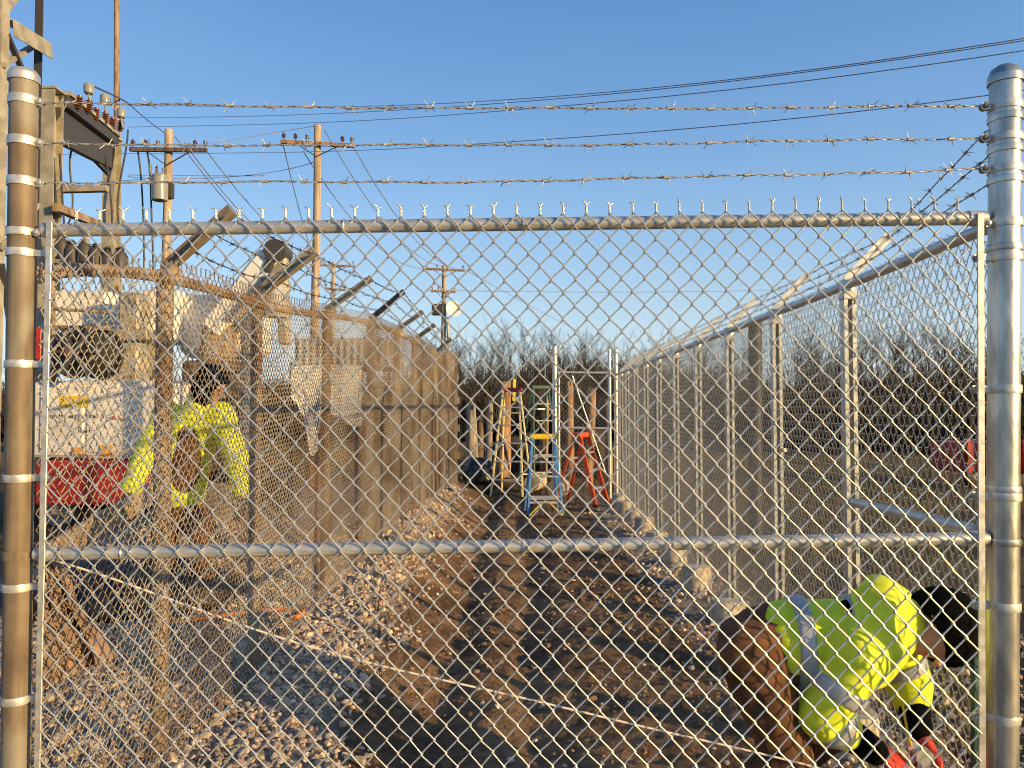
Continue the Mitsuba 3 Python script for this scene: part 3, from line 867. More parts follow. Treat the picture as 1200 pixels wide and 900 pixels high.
p1, e1 = wood_pole(198, 152, 26, .13, 'wooden utility pole with a grey transformer can, left of the two near poles', [(152, 243, 175, 1)], can=(187, 206, 235))
p2, e2 = wood_pole(372.5, 147, 28, .125, 'tall wooden utility pole with one crossarm, right of the pole with the can', [(329, 415, 166, 5)])
p3, e3 = wood_pole(391, 307, 52, .12, 'distant small utility pole right behind the tall crossarm pole', [(373, 416, 311, 1), (381, 405, 338, 2)])
p4, e4 = wood_pole(520.5, 311, 50, .14, 'far utility pole carrying a black floodlight, beyond the end of left fence', [(498, 545, 315, 2), (505, 534, 341, 1)])
fl = P(513, 363, 49.5)
part(p4, 'floodlight', cat([box(fl, (.75, .4, .72), .05), beam(fl, P(520, 366, 50), .12, .12)]), 'cable', smooth=False)
part(p4, 'dish', lathe([(0, 0), (.35, .03), (.52, .14), (.50, .15), (.33, .06), (0, .03)], P(531, 362, 49.6), 24, axis=(.3, -.9, .1)), 'white_paint')
part(p4, 'conduit', tube([P(524, 372, 49.8), P(526, 400, 49.8), P(525, 455, 49.8)], .1, 10), 'porcelain_grey')

lines = thing('power_lines', 'overhead conductors strung across the sky from the poles', 'power line')
for pts in ([[150, 124, 26], [300, 125, 22], [450, 124, 19], [600, 116.5, 16], [900, 88, 12], [1290, 30, 10]], [[140, 137, 26], [300, 136, 22], [450, 130, 19], [600, 120, 16], [900, 90, 12], [1290, 33, 10]], [[150, 149, 26], [300, 146, 22], [450, 140, 19], [600, 129, 16], [900, 100, 12], [1290, 45, 10]],
            [[60, 181, 26], [300, 179, 22], [450, 175, 19], [600, 166, 16], [900, 142, 12], [1290, 93, 10]], [[150, 207, 30], [240, 209, 30], [310, 203, 30], [368, 190, 29]], [[150, 205, 30], [240, 206, 30], [310, 206, 30]], [[60, 218, 30], [130, 213, 30], [197, 206, 26]], [[190, 178, 26], [260, 166, 27], [330, 154, 28], [368, 148, 28]]):
    part(lines, 'conductor', tube(smooth_path([P(*q) for q in pts], 10), .00075 * np.mean([q[2] for q in pts]) * .55, 6), 'line_wire')
for (xa, ya, Ya), (xb, yb, Yb), dr_ in (((205, 160, 26), (376, 311, 52), 1.2), ((222, 176, 26), (396, 310, 52), 1.4), ((243, 178, 26), (414, 311, 52), 1.4), ((355, 177, 28), (498, 314, 50), 1.2), ((380, 152, 28), (520, 312, 50), 1.2), ((414, 172, 28), (543, 316, 50), 1.2), ((331, 166, 28), (384, 339, 52), .8),
                                        ((545, 316, 50), (760, 420, 200), 1.0), ((500, 340, 50), (980, 338, 60), .2)):
    part(lines, 'conductor', tube(sag(P(xa, ya, Ya), P(xb, yb, Yb), dr_, 18), .018, 6), 'line_wire')
for (a, b) in (((161, 174, 26), (168, 262, 26)), ((172, 176, 26), (178, 262, 26))):
    part(lines, 'down_lead', tube(smooth_path([P(*a), P(a[0] + 4, 205, 26), P(b[0] - 1, 235, 26), P(*b), P(b[0] + 1, 330, 26)], 6), .03, 6), 'cable')

# ------------------------------------------------------------------ bucket truck behind the left fence
tr = thing('bucket_truck', 'white utility truck with folded boom, red deck box and black reel, behind left fence', 'truck')
TY = 8.6


def pbox(x0, y0, x1, y1, Y, depth, bevel=.02):
    a, b = P(x0, y1, Y), P(x1, y0, Y)
    return box((a + b) / 2 + [0, depth / 2, 0], (b[0] - a[0], depth, b[2] - a[2]), bevel)


body = part(tr, 'utility_body', pbox(30, 446, 208, 536, TY, 2.0, .03), 'white_paint', smooth=False)
for k, (x0_, x1_) in enumerate(((46, 98), (101, 150), (153, 200))):
    part(body, 'locker_door', pbox(x0_, 453, x1_, 530, TY - .02, .03, .008), 'white_paint', smooth=False)
    part(body, 'handle', pbox(x1_ - 8, 490, x1_ - 3, 494, TY - .035, .02, .004), 'grey_paint', smooth=False)
g2 = np.random.default_rng(4)


def marks(x0, x1, y, h, seed):
    g = np.random.default_rng(seed)
    ms, x = [], x0
    while x < x1:
        w = g.uniform(1.4, 3.2)
        if g.uniform() > .14:
            ms.append(pbox(x, y - h * g.uniform(.5, 1), x + .8, y, TY - .026, .004, 0))
            if g.uniform() > .3:
                ms.append(pbox(x, y - h * g.uniform(.1, .9) - .7, x + w, y - h * .0 - .0, TY - .0255, .003, 0) if g.uniform() > .8 else pbox(x + .9, y - h * .5, x + w, y - h * .5 + .8, TY - .026, .004, 0))
            if g.uniform() > .5:
                ms.append(pbox(x + w - .7, y - h * .6, x + w, y, TY - .0265, .004, 0))
        x += w + .9
    return cat(ms)


part(body, 'lettering', marks(56, 122, 490, 6, 1), 'cable', smooth=False)
part(body, 'lettering', marks(125, 146, 492, 6, 2), 'red_paint', smooth=False)
part(body, 'lettering', marks(92, 113, 507, 5, 3), 'cable', smooth=False)
part(body, 'yellow_mark', pbox(70, 464, 104, 477, TY - .027, .004, 0), 'yellow_paint', smooth=False)
part(body, 'marker_light', pbox(84, 524, 96, 533, TY - .04, .04, .01), 'amber', smooth=False)
part(body, 'marker_light', pbox(116, 522, 132, 533, TY - .04, .04, .01), 'amber', smooth=False)
part(tr, 'deck_box', pbox(40, 541, 153, 592, TY - .25, .5, .02), 'red_paint', smooth=False)
part(tr, 'chassis', pbox(20, 560, 330, 590, TY + .5, .9, .02), 'steel_dark', smooth=False)
for px in (75, 290):
    c = P(px, 604, TY + .1)
    c[2] = max(c[2], .46)
    w = part(tr, 'wheel', lathe([(.20, -.14), (.40, -.14), (.46, -.10), (.46, .10), (.40, .14), (.20, .14)], c, 28, axis=(0, 1, 0)), 'black_rubber')
    part(w, 'rim', lathe([(0, -.10), (.10, -.10), (.14, -.06), (.22, -.10), (.22, .1), (0, .1)], c, 24, axis=(0, 1, 0)), 'grey_paint')
cab = part(tr, 'cab', pbox(206, 344, 300, 418, TY + .75, .7, .10), 'white_paint', smooth=False)
part(tr, 'winch_box', pbox(210, 422, 282, 556, TY + .35, .8, .04), 'dark_wood', smooth=False)
part(tr, 'aerial_bin', pbox(60, 340, 125, 384, TY + .6, .8, .03), 'white_paint', smooth=False)
part(tr, 'aerial_bin', pbox(165, 338, 204, 398, TY + .5, .8, .03), 'white_paint', smooth=False)
part(tr, 'pedestal', cat([pbox(136, 342, 163, 450, TY + .2, .5, .03), pbox(128, 385, 172, 398, TY + .1, .7, .01)]), 'steel_tan', smooth=False)
part(tr, 'rail_frame', cat([bar(P(62, 330, TY), P(62, 450, TY), .025, 10), bar(P(62, 362, TY), P(130, 366, TY), .02, 10), bar(P(128, 385, TY), P(62, 384, TY), .03, 10)]), 'rust_pipe')
reel_c = P(104, 414, TY - .1)
rl = part(tr, 'cable_reel', cat([lathe([(.05, -.20), (.29, -.20), (.29, -.17), (.24, -.17)], reel_c, 28, axis=(.25, 1, 0))] + [lathe([(.22, q - .024), (.255, q), (.22, q + .024)], reel_c + np.array([.25, 1, 0]) / 1.03 * 0, 28, axis=(.25, 1, 0)) for q in np.arange(-.15, .16, .05)] + [lathe([(.05, .17), (.29, .17), (.29, .20), (.05, .20)], reel_c, 28, axis=(.25, 1, 0))]), 'black_rubber')
part(rl, 'hub', lathe([(0, -.30), (.06, -.30), (.06, .3), (0, .3)], reel_c, 16, axis=(.25, 1, 0)), 'rust_pipe')
for k in range(6):
    a = k * math.pi / 3
    part(rl, 'spoke', beam(reel_c + [0, -.27, 0], reel_c + [.28 * math.cos(a), -.27, .28 * math.sin(a)], .03, .03), 'steel_dark', smooth=False)
part(tr, 'turret', cat([lathe([(0, 0), (.26, 0), (.26, .25), (.18, .3), (.16, .7), (0, .72)], P(252, 450, TY + .6), 24), pbox(238, 372, 268, 420, TY + .45, .35, .04)]), 'rust_pipe')
part(tr, 'lower_boom', beam(P(248, 388, TY + .5), P(318, 300, TY + .5), .22, .26, .03), 'white_paint', smooth=False)
part(tr, 'upper_boom', cat([beam(P(330, 284, TY + .5), P(334, 404, TY + .5), .12, .16, .02), beam(P(314, 300, TY + .52), P(332, 340, TY + .52), .2, .2, .03)]), 'steel_tan', smooth=False)
part(tr, 'boom_elbow', cat([lathe([(0, -.16), (.13, -.16), (.13, .16), (0, .16)], P(326, 296, TY + .5), 20, axis=(0, 1, 0)), beam(P(312, 318, TY + .4), P(327, 286, TY + .4), .08, .10, .01)]), 'steel_dark')
part(tr, 'boom_cylinder', bar(P(276, 372, TY + .32), P(322, 322, TY + .32), .045, 16), 'grey_paint')
part(tr, 'boom_tip', lathe([(0, 0), (.14, 0), (.16, .08), (.13, .3), (.08, .5), (0, .52)], P(322, 372, TY + .35), 20), 'grey_paint')
# pale container behind the truck
solo('grey_container', cat([pbox(345, 396, 455, 430, 20, 2.4, .03)] + [pbox(x, 398, x + 3, 428, 19.95, .06, .01) for x in range(349, 452, 8)]), 'grey_paint', 'low grey ribbed container seen above the white sheets behind the left fence', 'container', smooth=False)


# ------------------------------------------------------------------ people
def sphere(c, r, seg=20):
    return m3.Manifold.sphere(float(r), seg).translate([float(v) for v in c])


def limb(chain):
    out = [m3.Manifold.batch_hull([sphere(a, ra), sphere(b, rb)]) for (a, ra), (b, rb) in zip(chain[:-1], chain[1:])]
    return out


def blob(parts, length=.025, it=12, folds=0.0, freq=11, seed=0, trim=None):
    m = m3.Manifold.batch_boolean(parts, m3.OpType.Add)
    if trim is not None:
        for nrm, off in trim:
            m = m.trim_by_plane([float(v) for v in nrm], float(off))
    m = m.refine_to_length(length)
    mm = m.to_mesh()
    t = trimesh.Trimesh(np.array(mm.vert_properties[:, :3], float), np.array(mm.tri_verts), process=True)
    if it:
        trimesh.smoothing.filter_taubin(t, iterations=it)
    if folds:
        v = np.array(t.vertices)
        d = (nfbm(v * freq * [1, 1, .7] + seed * 3.1, 3, seed=seed) - .5) * 2
        ridge = 1 - np.abs(nfbm(v * freq * 1.7 + 5 + seed, 2, seed=seed + 5) - .5) * 4
        t.vertices = v + np.array(t.vertex_normals) * (folds * (d + .7 * ridge))[:, None]
    return t


def unit(v):
    v = np.asarray(v, float)
    return v / np.linalg.norm(v)


def hand_parts(wrist, direction, palm_n, curl=.8, s=1.0, thumb=1):
    """A palm, four bent fingers of different lengths and a thumb off the side of the palm."""
    d, n = unit(direction), np.asarray(palm_n, float)
    n = unit(n - d * (n @ d))
    side = np.cross(d, n) * thumb
    out = [m3.Manifold.batch_hull([sphere(wrist, .024 * s), sphere(wrist + d * .085 * s + side * .032 * s, .013 * s), sphere(wrist + d * .088 * s - side * .030 * s, .012 * s), sphere(wrist + d * .03 * s + side * .028 * s, .015 * s)])]
    for q, L in zip((.030, .010, -.010, -.030), (.072, .080, .074, .058)):
        p = wrist + d * .086 * s + side * q * s
        a = .25 * curl
        ch = [(p, .0105 * s)]
        for f in (.45, .30, .25):
            v = d * math.cos(a) + n * math.sin(a)
            p = p + v * L * f * s
            ch.append((p, .0095 * s))
            a += .75 * curl
        out += limb(ch)
    t0 = wrist + d * .028 * s + side * .026 * s
    t1 = t0 + unit(d * .7 + side * .7 + n * .3) * .042 * s
    t2 = t1 + unit(d * .9 + side * .1 + n * .5) * .034 * s
    out += limb([(t0, .014 * s), (t1, .012 * s), (t2, .010 * s)])
    return out


def person(label, J, style, group=None):
    k = thing('person', label, 'person', group)
    up, face = unit(J['up']), unit(J['face'])
    face = unit(face - up * (face @ up))
    side = np.cross(face, up)
    hc = np.asarray(J['head'], float)
    b = []
    b += limb([(J['pelvis'], .125), (J['waist'], .115), (J['chest'], .135), (J['neck'], .062), (hc - up * .05, .055)])
    for s in 'LR':
        b += limb([(J['chest'], .10), (J['sh' + s], .06), (J['el' + s], .044), (J['wr' + s], .030)])
        b += limb([(J['pelvis'], .10), (J['hip' + s], .088), (J['kn' + s], .058), (J['an' + s], .042)])
        toe = np.asarray(J['an' + s]) + np.asarray(J['foot']) * .17 - [0, 0, .05]
        b += limb([(J['an' + s], .042), (np.asarray(J['an' + s]) - [0, 0, .045], .036), (toe, .03)])
    b += [sphere(hc + up * .03, .092, 28), m3.Manifold.batch_hull([sphere(hc + up * .01 + face * .03, .075), sphere(hc - up * .085 + face * .055, .034), sphere(hc - up * .05 - face * .01, .06)])]
    b += [m3.Manifold.batch_hull([sphere(hc + face * .092 + up * .02, .009), sphere(hc + face * .122 - up * .018, .013)])]
    for s in (-1, 1):
        b.append(m3.Manifold.batch_hull([sphere(hc + side * s * .084 + up * .02, .02), sphere(hc + side * s * .088 - up * .02 - face * .01, .014)]))
        wr = np.asarray(J['wr' + ('L' if s < 0 else 'R')])
    for s, th in (('L', 1), ('R', -1)):
        b += hand_parts(np.asarray(J['wr' + s]), J['hd' + s], J['pn' + s], J.get('curl', .8), thumb=th)
    bm_ = blob(b, .018, 6)
    scene[k] = mikit.ply(bm_, 'mat_skin', smooth=True)
    for s in (-1, 1):
        part(k, 'eye', trimesh.creation.icosphere(1, .011).apply_translation(hc + face * .098 + side * s * .032 + up * .022), 'eye', smooth=True)
    part(k, 'mouth', beam(hc + face * .100 - up * .052 - side * .022, hc + face * .100 - up * .052 + side * .022, .006, .008, .002), 'red_glove')
    # trousers with a bib
    leg = limb([(J['waist'], .145), (J['pelvis'], .140)])
    for s in 'LR':
        an = np.asarray(J['an' + s])
        leg += limb([(J['pelvis'], .11), (J['hip' + s], .108), (J['kn' + s], .080), (an, .075)])
    if style.get('bib'):
        leg += limb([(J['waist'], .150), (np.asarray(J['chest']) - up * 0, .150)])
    part(k, 'bib_overalls', blob(leg, .022, 8, folds=.012, freq=8, seed=3), style['trousers'], smooth=True)
    for s in 'LR':
        an = np.asarray(J['an' + s])
        toe = an + np.asarray(J['foot']) * .19 - [0, 0, .055]
        part(k, 'boot', blob(limb([(an + [0, 0, .06], .052), (an - [0, 0, .045], .052), (toe, .045)]), .02, 5, trim=[((0, 0, 1), min(an[2], toe[2]) - .09)]), 'boot', smooth=True)
    # jacket
    jk = limb([(np.asarray(J['waist']) * (1 - style.get('hem', .3)) + np.asarray(J['pelvis']) * style.get('hem', .3), style.get('girth', .162) - .002), (J['waist'], style.get('girth', .162)), (J['chest'], style.get('girth', .162) + .006), (J['neck'], .09)])
    sl = []
    for s in 'LR':
        f = style.get('sleeve', 1.0)
        el, wr = np.asarray(J['el' + s], float), np.asarray(J['wr' + s], float)
        end = el + (wr - el) * f
        ch = [(J['chest'], .14), (J['sh' + s], .098), (el, .078), (end, .062)]
        jk += limb(ch)
        if f < .9:
            sl.append(limb([(el + (wr - el) * (f - .1), .056), (el + (wr - el) * .97, .044)]))
    trim = None
    if style.get('open'):
        o = style['open']
        cut = m3.Manifold.batch_hull([sphere(o[0], o[3]), sphere(o[1], o[4]), sphere(o[2], o[3]), sphere(np.asarray(o[1]) + o[5], o[4])])
        jm = m3.Manifold.batch_boolean(jk, m3.OpType.Add) - cut
        jk = [jm]
    jacket = part(k, 'jacket', blob(jk, .02, 8, folds=.009, freq=6.5, seed=7), 'hivis', smooth=True)
    for q in sl:
        part(k, 'sleeve', blob(q, .02, 5, folds=.005, seed=9), 'black_cloth', smooth=True)
    for (a, ra, c, rc) in style.get('tapes', []):
        part(jacket, 'reflective_tape', blob(limb([(a, ra), (c, rc)]), .02, 3, trim=[(unit(np.asarray(c) - a), float(unit(np.asarray(c) - a) @ np.asarray(a))), (-unit(np.asarray(c) - a), -float(unit(np.asarray(c) - a) @ np.asarray(c)))]), 'tape', smooth=True)
    for s, th in (('L', 1), ('R', -1)):
        hp = hand_parts(np.asarray(J['wr' + s]), J['hd' + s], J['pn' + s], J.get('curl', .8), s=1.17, thumb=th)
        wr, el = np.asarray(J['wr' + s], float), np.asarray(J['el' + s], float)
        hp += limb([(wr + unit(el - wr) * .05, .043), (wr, .034)])
        part(k, 'glove', blob(hp, .007, 4), style['glove'], smooth=True)
    hood = [sphere(hc + up * .035 - face * .012, style.get('hood_r', .118), 32)]
    if style.get('hood'):
        hood += limb([(hc - face * .02, .118), (np.asarray(J['neck']) + up * .02, .085)])
    hm = blob(hood, .018, 3, trim=[(-unit(face * .9 - up * style.get('tilt', .5)), float(-unit(face * .9 - up * style.get('tilt', .5)) @ (hc + face * style.get('face_cut', .055) - up * .03)))])
    part(k, 'hood' if style.get('hood') else 'beanie', hm, 'black_cloth', smooth=True)
    return k


# the bent worker, right foreground
Yw = 2.74
J = dict(pelvis=P(890, 758, Yw + .04), waist=P(930, 754, Yw + .02), chest=P(1000, 756, Yw), neck=P(1052, 728, Yw), head=P(1094, 737, Yw - .02), up=(.93, -.1, -.02), face=(0, -.62, -.78),
         shL=P(1028, 722, Yw + .17), elL=P(1066, 802, Yw + .15), wrL=P(1076, 856, Yw + .03), hdL=(.25, -.35, -.8), pnL=(-.9, -.2, -.3),
         shR=P(1005, 770, Yw - .15), elR=P(963, 838, Yw - .14), wrR=P(1028, 882, Yw - .07), hdR=(.85, .1, -.45), pnR=(.3, .3, -.8),
         hipL=P(884, 760, Yw + .14), hipR=P(878, 766, Yw - .07), knL=P(972, 852, Yw + .16), knR=P(922, 882, Yw - .10), anL=np.array([.80, Yw + .12, .11]), anR=np.array([.78, Yw - .08, .11]), foot=(1, 0, 0), curl=1.0)
tap = []
sp = unit(J['chest'] - J['waist'])
ar = unit(J['elR'] - J['shR'])
al = unit(J['elL'] - J['shL'])
fr, fl_ = unit(J['wrR'] - J['elR']), unit(J['wrL'] - J['elL'])
tap.append((J['waist'] - sp * .015, .170, J['waist'] + sp * .04, .171))
tap.append((J['chest'] - sp * .03, .176, J['chest'] + sp * .02, .176))
tap.append((J['elR'] - ar * .13, .102, J['elR'] - ar * .075, .096))
tap.append((J['elR'] + fr * .035, .086, J['elR'] + fr * .085, .080))
tap.append((J['elL'] - al * .09, .096, J['elL'] - al * .045, .09))
person('bent worker in yellow hi-vis jacket, black hood and red gloves at the lower right', J, dict(trousers='duck_cloth', glove='red_glove', sleeve=.38, hem=.15, girth=.150, hood_r=.138, face_cut=.0, tilt=2.6, tapes=tap))
rw = [q for q in scene if q.startswith('person') and '__' not in q][-1]
part(rw, 'jacket_hood', blob(limb([(P(1022, 745, Yw - .12), .07), (P(1030, 712, Yw - .06), .085), (P(1034, 700, Yw + .02), .075), (P(1036, 712, Yw + .12), .06)]) + limb([(P(1042, 765, Yw - .12), .045), (P(1044, 716, Yw - .09), .05), (P(1050, 700, Yw), .045)]), .018, 6, folds=.012, freq=10, seed=12), 'hivis', smooth=True)
part(rw, 'black_collar', blob(limb([(P(1000, 728, Yw - .03), .075), (P(1042, 728, Yw), .092)]), .02, 5, folds=.004), 'black_cloth', smooth=True)
solo('cutting_pliers', cat([beam(P(1064, 872, Yw - .06), P(1092, 888, Yw - .06), .016, .03, .004), lathe([(0, -.012), (.03, -.012), (.03, .012), (0, .012)], P(1082, 886, Yw - .07), 16, axis=(0, 1, 0)), beam(P(1076, 884, Yw - .05), P(1058, 905, Yw - .05), .014, .014, .003), beam(P(1086, 888, Yw - .05), P(1075, 912, Yw - .05), .014, .014, .003)]), 'aluminium', 'small grey steel tool held in the red gloves', 'tool')
solo('yellow_lanyard', tube(smooth_path([P(1054, 800, Yw - .17), P(1057, 820, Yw - .18), P(1062, 850, Yw - .17), P(1068, 874, Yw - .1)], 6), .0045, 8), 'yellow_paint', 'thin yellow lanyard hanging from the bent worker above the gloves', 'lanyard')

# the standing worker behind the left fence
Yl = 5.55
gz_l = float(ground_h(-2.3, Yl))
J = dict(pelvis=P(212, 602, Yl + .06), waist=P(214, 568, Yl + .04), chest=P(226, 506, Yl - .04), neck=P(238, 472, Yl - .10), head=P(247, 452, Yl - .16), up=(.42, -.35, .84), face=(.90, -.22, -.45),
         shL=P(258, 486, Yl - .09), elL=P(278, 535, Yl - .16), wrL=P(283, 578, Yl - .30), hdL=(.1, -.3, -.9), pnL=(-.8, .2, 0),
         shR=P(196, 486, Yl + .02), elR=P(172, 530, Yl - .04), wrR=P(153, 574, Yl - .20), hdR=(-.15, -.4, -.9), pnR=(.8, .2, 0),
         hipL=P(230, 608, Yl + .05), hipR=P(196, 608, Yl + .05), knL=np.array([P(240, 600, Yl)[0], Yl - .08, gz_l + .48]), knR=np.array([P(196, 600, Yl)[0], Yl - .05, gz_l + .48]), anL=np.array([P(242, 600, Yl)[0], Yl + .02, gz_l + .10]), anR=np.array([P(192, 600, Yl)[0], Yl + .03, gz_l + .10]), foot=(.6, -.8, 0), curl=.6)
ch = J['chest']
person('worker in open yellow hi-vis jacket and dark beanie, standing behind the left fence', J, dict(trousers='duck_cloth', glove='dark_glove', sleeve=.92, hem=.25, hood=True, hood_r=.124, face_cut=.070, tilt=.15, bib=True,
       open=(P(214, 492, Yl - .30), P(212, 545, Yl - .28), P(208, 612, Yl - .26), .085, .125, np.array([-.02, .14, -.06]))))

# ------------------------------------------------------------------ step ladders
def ladder(label, x, y, rot, h, spread, wb, wt, m, steps, cap, foot_brace=None, treads='aluminium'):
    k = thing('step_ladder', label, 'ladder', 'step ladders at the far end')
    g0 = float(ground_h(x, y)) + .01
    c, s = math.cos(rot), math.sin(rot)

    def W(u, v, z):
        return np.array([x + c * u - s * v, y + s * u + c * v, g0 + z])
    fwd = W(0, -1, 0) - W(0, 0, 0)
    for q in (-1, 1):
        part(k, 'front_rail', beam(W(q * wb / 2, -spread / 2, 0), W(q * wt / 2, -.05, h - .02), .03, .07, .004, up=fwd), m, smooth=False)
        part(k, 'rear_rail', beam(W(q * wb / 2, spread / 2, 0), W(q * wt / 2, .05, h - .04), .028, .05, .004, up=fwd), m, smooth=False)
        part(k, 'foot', box(W(q * wb / 2, -spread / 2, .02), (.05, .09, .04), .006, rot), 'black_rubber')
        part(k, 'spreader', beam(W(q * (wb * .5 + wt * .5) / 2, -spread * .25, h * .48), W(q * (wb * .5 + wt * .5) / 2, spread * .25, h * .5), .006, .02), 'aluminium', smooth=False)
    for t in range(1, steps + 1):
        f = t / (steps + 1)
        w = wb + (wt - wb) * f
        part(k, 'step', box(W(0, -spread / 2 + (spread / 2 - .05) * f - .005, h * f), (w - .035, .085, .025), .004, rot), treads, smooth=False)
        if t in (1, steps):
            part(k, 'rear_brace', box(W(0, spread / 2 - (spread / 2 - .05) * f, h * f - .1), (w - .035, .02, .03), .003, rot), 'aluminium', smooth=False)
    part(k, 'top_cap', box(W(0, 0, h), (wt + .07, .17, .075), .012, rot), cap, smooth=False)
    if foot_brace:
        for q in (-1, 1):
            part(k, 'foot_brace', beam(W(q * (wb / 2 - .01), -spread / 2 - .045, .03), W(q * .06, -spread / 2 - .02, h * .185), .014, .105, .002, up=fwd), foot_brace, smooth=False)
        part(k, 'bottom_rail', box(W(0, -spread / 2 * .8, h * .18), (wb - .06, .03, .035), .003, rot), 'aluminium', smooth=False)
    return k


q = P(638, 606, 10.9)
ladder('blue step ladder with yellow top cap and yellow foot braces', q[0], 10.95 + .35, .04, 1.13, .78, .50, .33, 'blue_fibreglass', 3, 'yellow_paint', 'yellow_paint')
q = P(601, 583, 13.6)
ladder('tall cream step ladder with a dark red top cap, left of the blue ladder', q[0] - .02, 14.1, -.18, 1.93, 1.05, .58, .30, 'cream_fibreglass', 5, 'red_paint')
q = P(683, 580, 12.0)
ladder('orange step ladder seen half from the side, right of the blue ladder', q[0] + .02, 12.5, 1.05, 1.12, .72, .50, .32, 'orange_fibreglass', 3, 'orange_fibreglass')
q = P(634, 583, 14.4)
ladder('dark green step ladder half hidden behind the blue ladder', q[0], 15.0, .3, 1.95, 1.0, .58, .30, 'green_fibreglass', 5, 'green_fibreglass', treads='grey_paint')
solo('yellow_strut', beam(P(602, 470, 14.6), P(603, 444, 14.6), .06, .06, .006), 'yellow_paint', 'short yellow strut sticking up above the cream ladder', 'strut', smooth=False)


# ------------------------------------------------------------------ old posts, heaps, tank at the far end
def old_post(px, ytop, wpx, Y, m, label, lean=0.0, group='broken wooden posts at the far end'):
    t = P(px, ytop, Y)
    r = wpx / 2 / 900 * Y
    n = 14
    z = np.linspace(-.1, t[2], n)
    pts = np.stack([t[0] + lean * (z - t[2]), np.full(n, Y), z], 1)
    mm = tube(pts, np.linspace(r * 1.1, r * .92, n), 14)
    mm = trimesh.Trimesh(mm.vertices, mm.faces, process=False)
    v = np.array(mm.vertices)
    v += (nfbm(v * [9, 9, 2], 3)[:, None] - .5) * np.array([.5, .5, .0]) * r
    top = v[:, 2] > t[2] - .02
    v[top, 2] += (nnoise(v[top] * [30, 30, 1]) - .4) * .16
    return solo('old_post', trimesh.Trimesh(v, mm.faces, process=False), m, label, 'post', group)


old_post(591, 449, 17, 16.0, 'weathered_wood', 'thick orange brown wooden post behind the top of the cream ladder', .01)
old_post(640, 457, 9, 16.5, 'weathered_wood', 'slim brown wooden post just left of the far galvanized gate post', .03)
old_post(667, 450, 9, 16, 'weathered_wood', 'tall light brown wooden post nearest the left edge of the far gate', -.01)
old_post(694, 457, 11, 15.5, 'weathered_wood', 'bent brown wooden post in the middle of the far gate', .05)
old_post(712, 470, 8, 16.2, 'weathered_wood', 'shortest brown wooden post near the right edge of the far gate', -.02)
old_post(552, 476, 13, 15.2, 'grey_wood', 'thick grey weathered post leaning close to the end of the left fence', -.03)
old_post(575, 472, 8, 15.5, 'grey_wood', 'slim grey weathered post between the left fence end and the cream ladder', .04)
old_post(563, 490, 9, 16.0, 'dark_wood', 'dark low post between the two grey posts beyond left fence', .02)
for (px, py, Y, lab) in ((628, 572, 14.6, 'left of the orange ladder'), (655, 576, 13.6, 'between the blue and orange ladders')):
    c = P(px, py, Y)
    c[2] = float(ground_h(c[0], Y)) + .18
    solo('cut_log', lathe([(0, -.25), (.15, -.25), (.16, -.2), (.155, .22), (.14, .26), (0, .26)], c, 18, axis=(.35, 1, 0)), 'pole_wood', f'short cut log lying {lab}', 'log')


def heap(px, py, Y, size, m, label, cat_, seed):
    c = P(px, py, Y)
    s = trimesh.creation.icosphere(4)
    v = np.array(s.vertices)
    v *= (1 + .55 * (nfbm(v * 2.3 + seed, 4) - .5))[:, None]
    v = v * size + c
    v[:, 2] = np.maximum(v[:, 2], ground_h(v[:, 0], v[:, 1]) - .05)
    return solo(cat_.replace(' ', '_'), trimesh.Trimesh(v, s.faces, process=False), m, label, cat_, smooth=35)


heap(563, 558, 14.2, [.32, .3, .34], 'black_tarp_and_shade', 'crumpled black plastic heap at the foot of the grey posts', 'plastic heap', 1)
heap(620, 548, 17.5, [1.1, .7, .75], 'brush', 'dark brush heap behind the ladders', 'brush heap', 2)
heap(685, 545, 17, [.85, .6, .8], 'brush', 'dark brush heap behind the far gate', 'brush heap', 3)
heap(150, 715, 5.6, [.85, .55, .42], 'black_tarp_and_shade', 'wide black heap added as shade behind the left fence below the plank', 'plastic sheeting', 5)  # dark heap added where the ground only lies in shade
tk = thing('red_trailer', 'small red trailer standing on the grass outside the right fence', 'trailer')
Yt = 15.0
a = P(1128, 519, Yt)
b = P(1206, 554, Yt)
part(tk, 'body', box(((a[0] + b[0]) / 2, Yt + .6, (a[2] + b[2]) / 2), (b[0] - a[0], 1.2, a[2] - b[2]), .03), 'red_paint', smooth=False)
for xx in np.linspace(a[0] + .1, b[0] - .1, 6):
    part(tk, 'stake', box((xx, Yt - .025, (a[2] + b[2]) / 2 + .03), (.07, .05, a[2] - b[2] + .1), .008), 'red_paint', smooth=False)
for xx in (a[0] + .32, b[0] - .32):
    w = part(tk, 'wheel', lathe([(.12, -.09), (.25, -.09), (.29, -.06), (.29, .06), (.25, .09), (.12, .09)], (xx, Yt + .1, .28), 24, axis=(0, 1, 0)), 'black_rubber')
    part(w, 'rim', lathe([(0, -.06), (.13, -.05), (.13, .05), (0, .05)], (xx, Yt + .1, .28), 18, axis=(0, 1, 0)), 'grey_paint')
solo('dark_utility_post', bar(P(885, 640, 8.55) * [1, 1, 0], P(885, 376, 8.55), .075, 20), 'dark_post', 'dark thick post standing just outside the right fence', 'post')
solo('green_stake', beam(P(1141, 900, 2.62), P(1141, 725, 2.62), .012, .022, .003), 'green_fibreglass', 'thin green stake by the right post, right of the bent worker', 'stake', smooth=False)


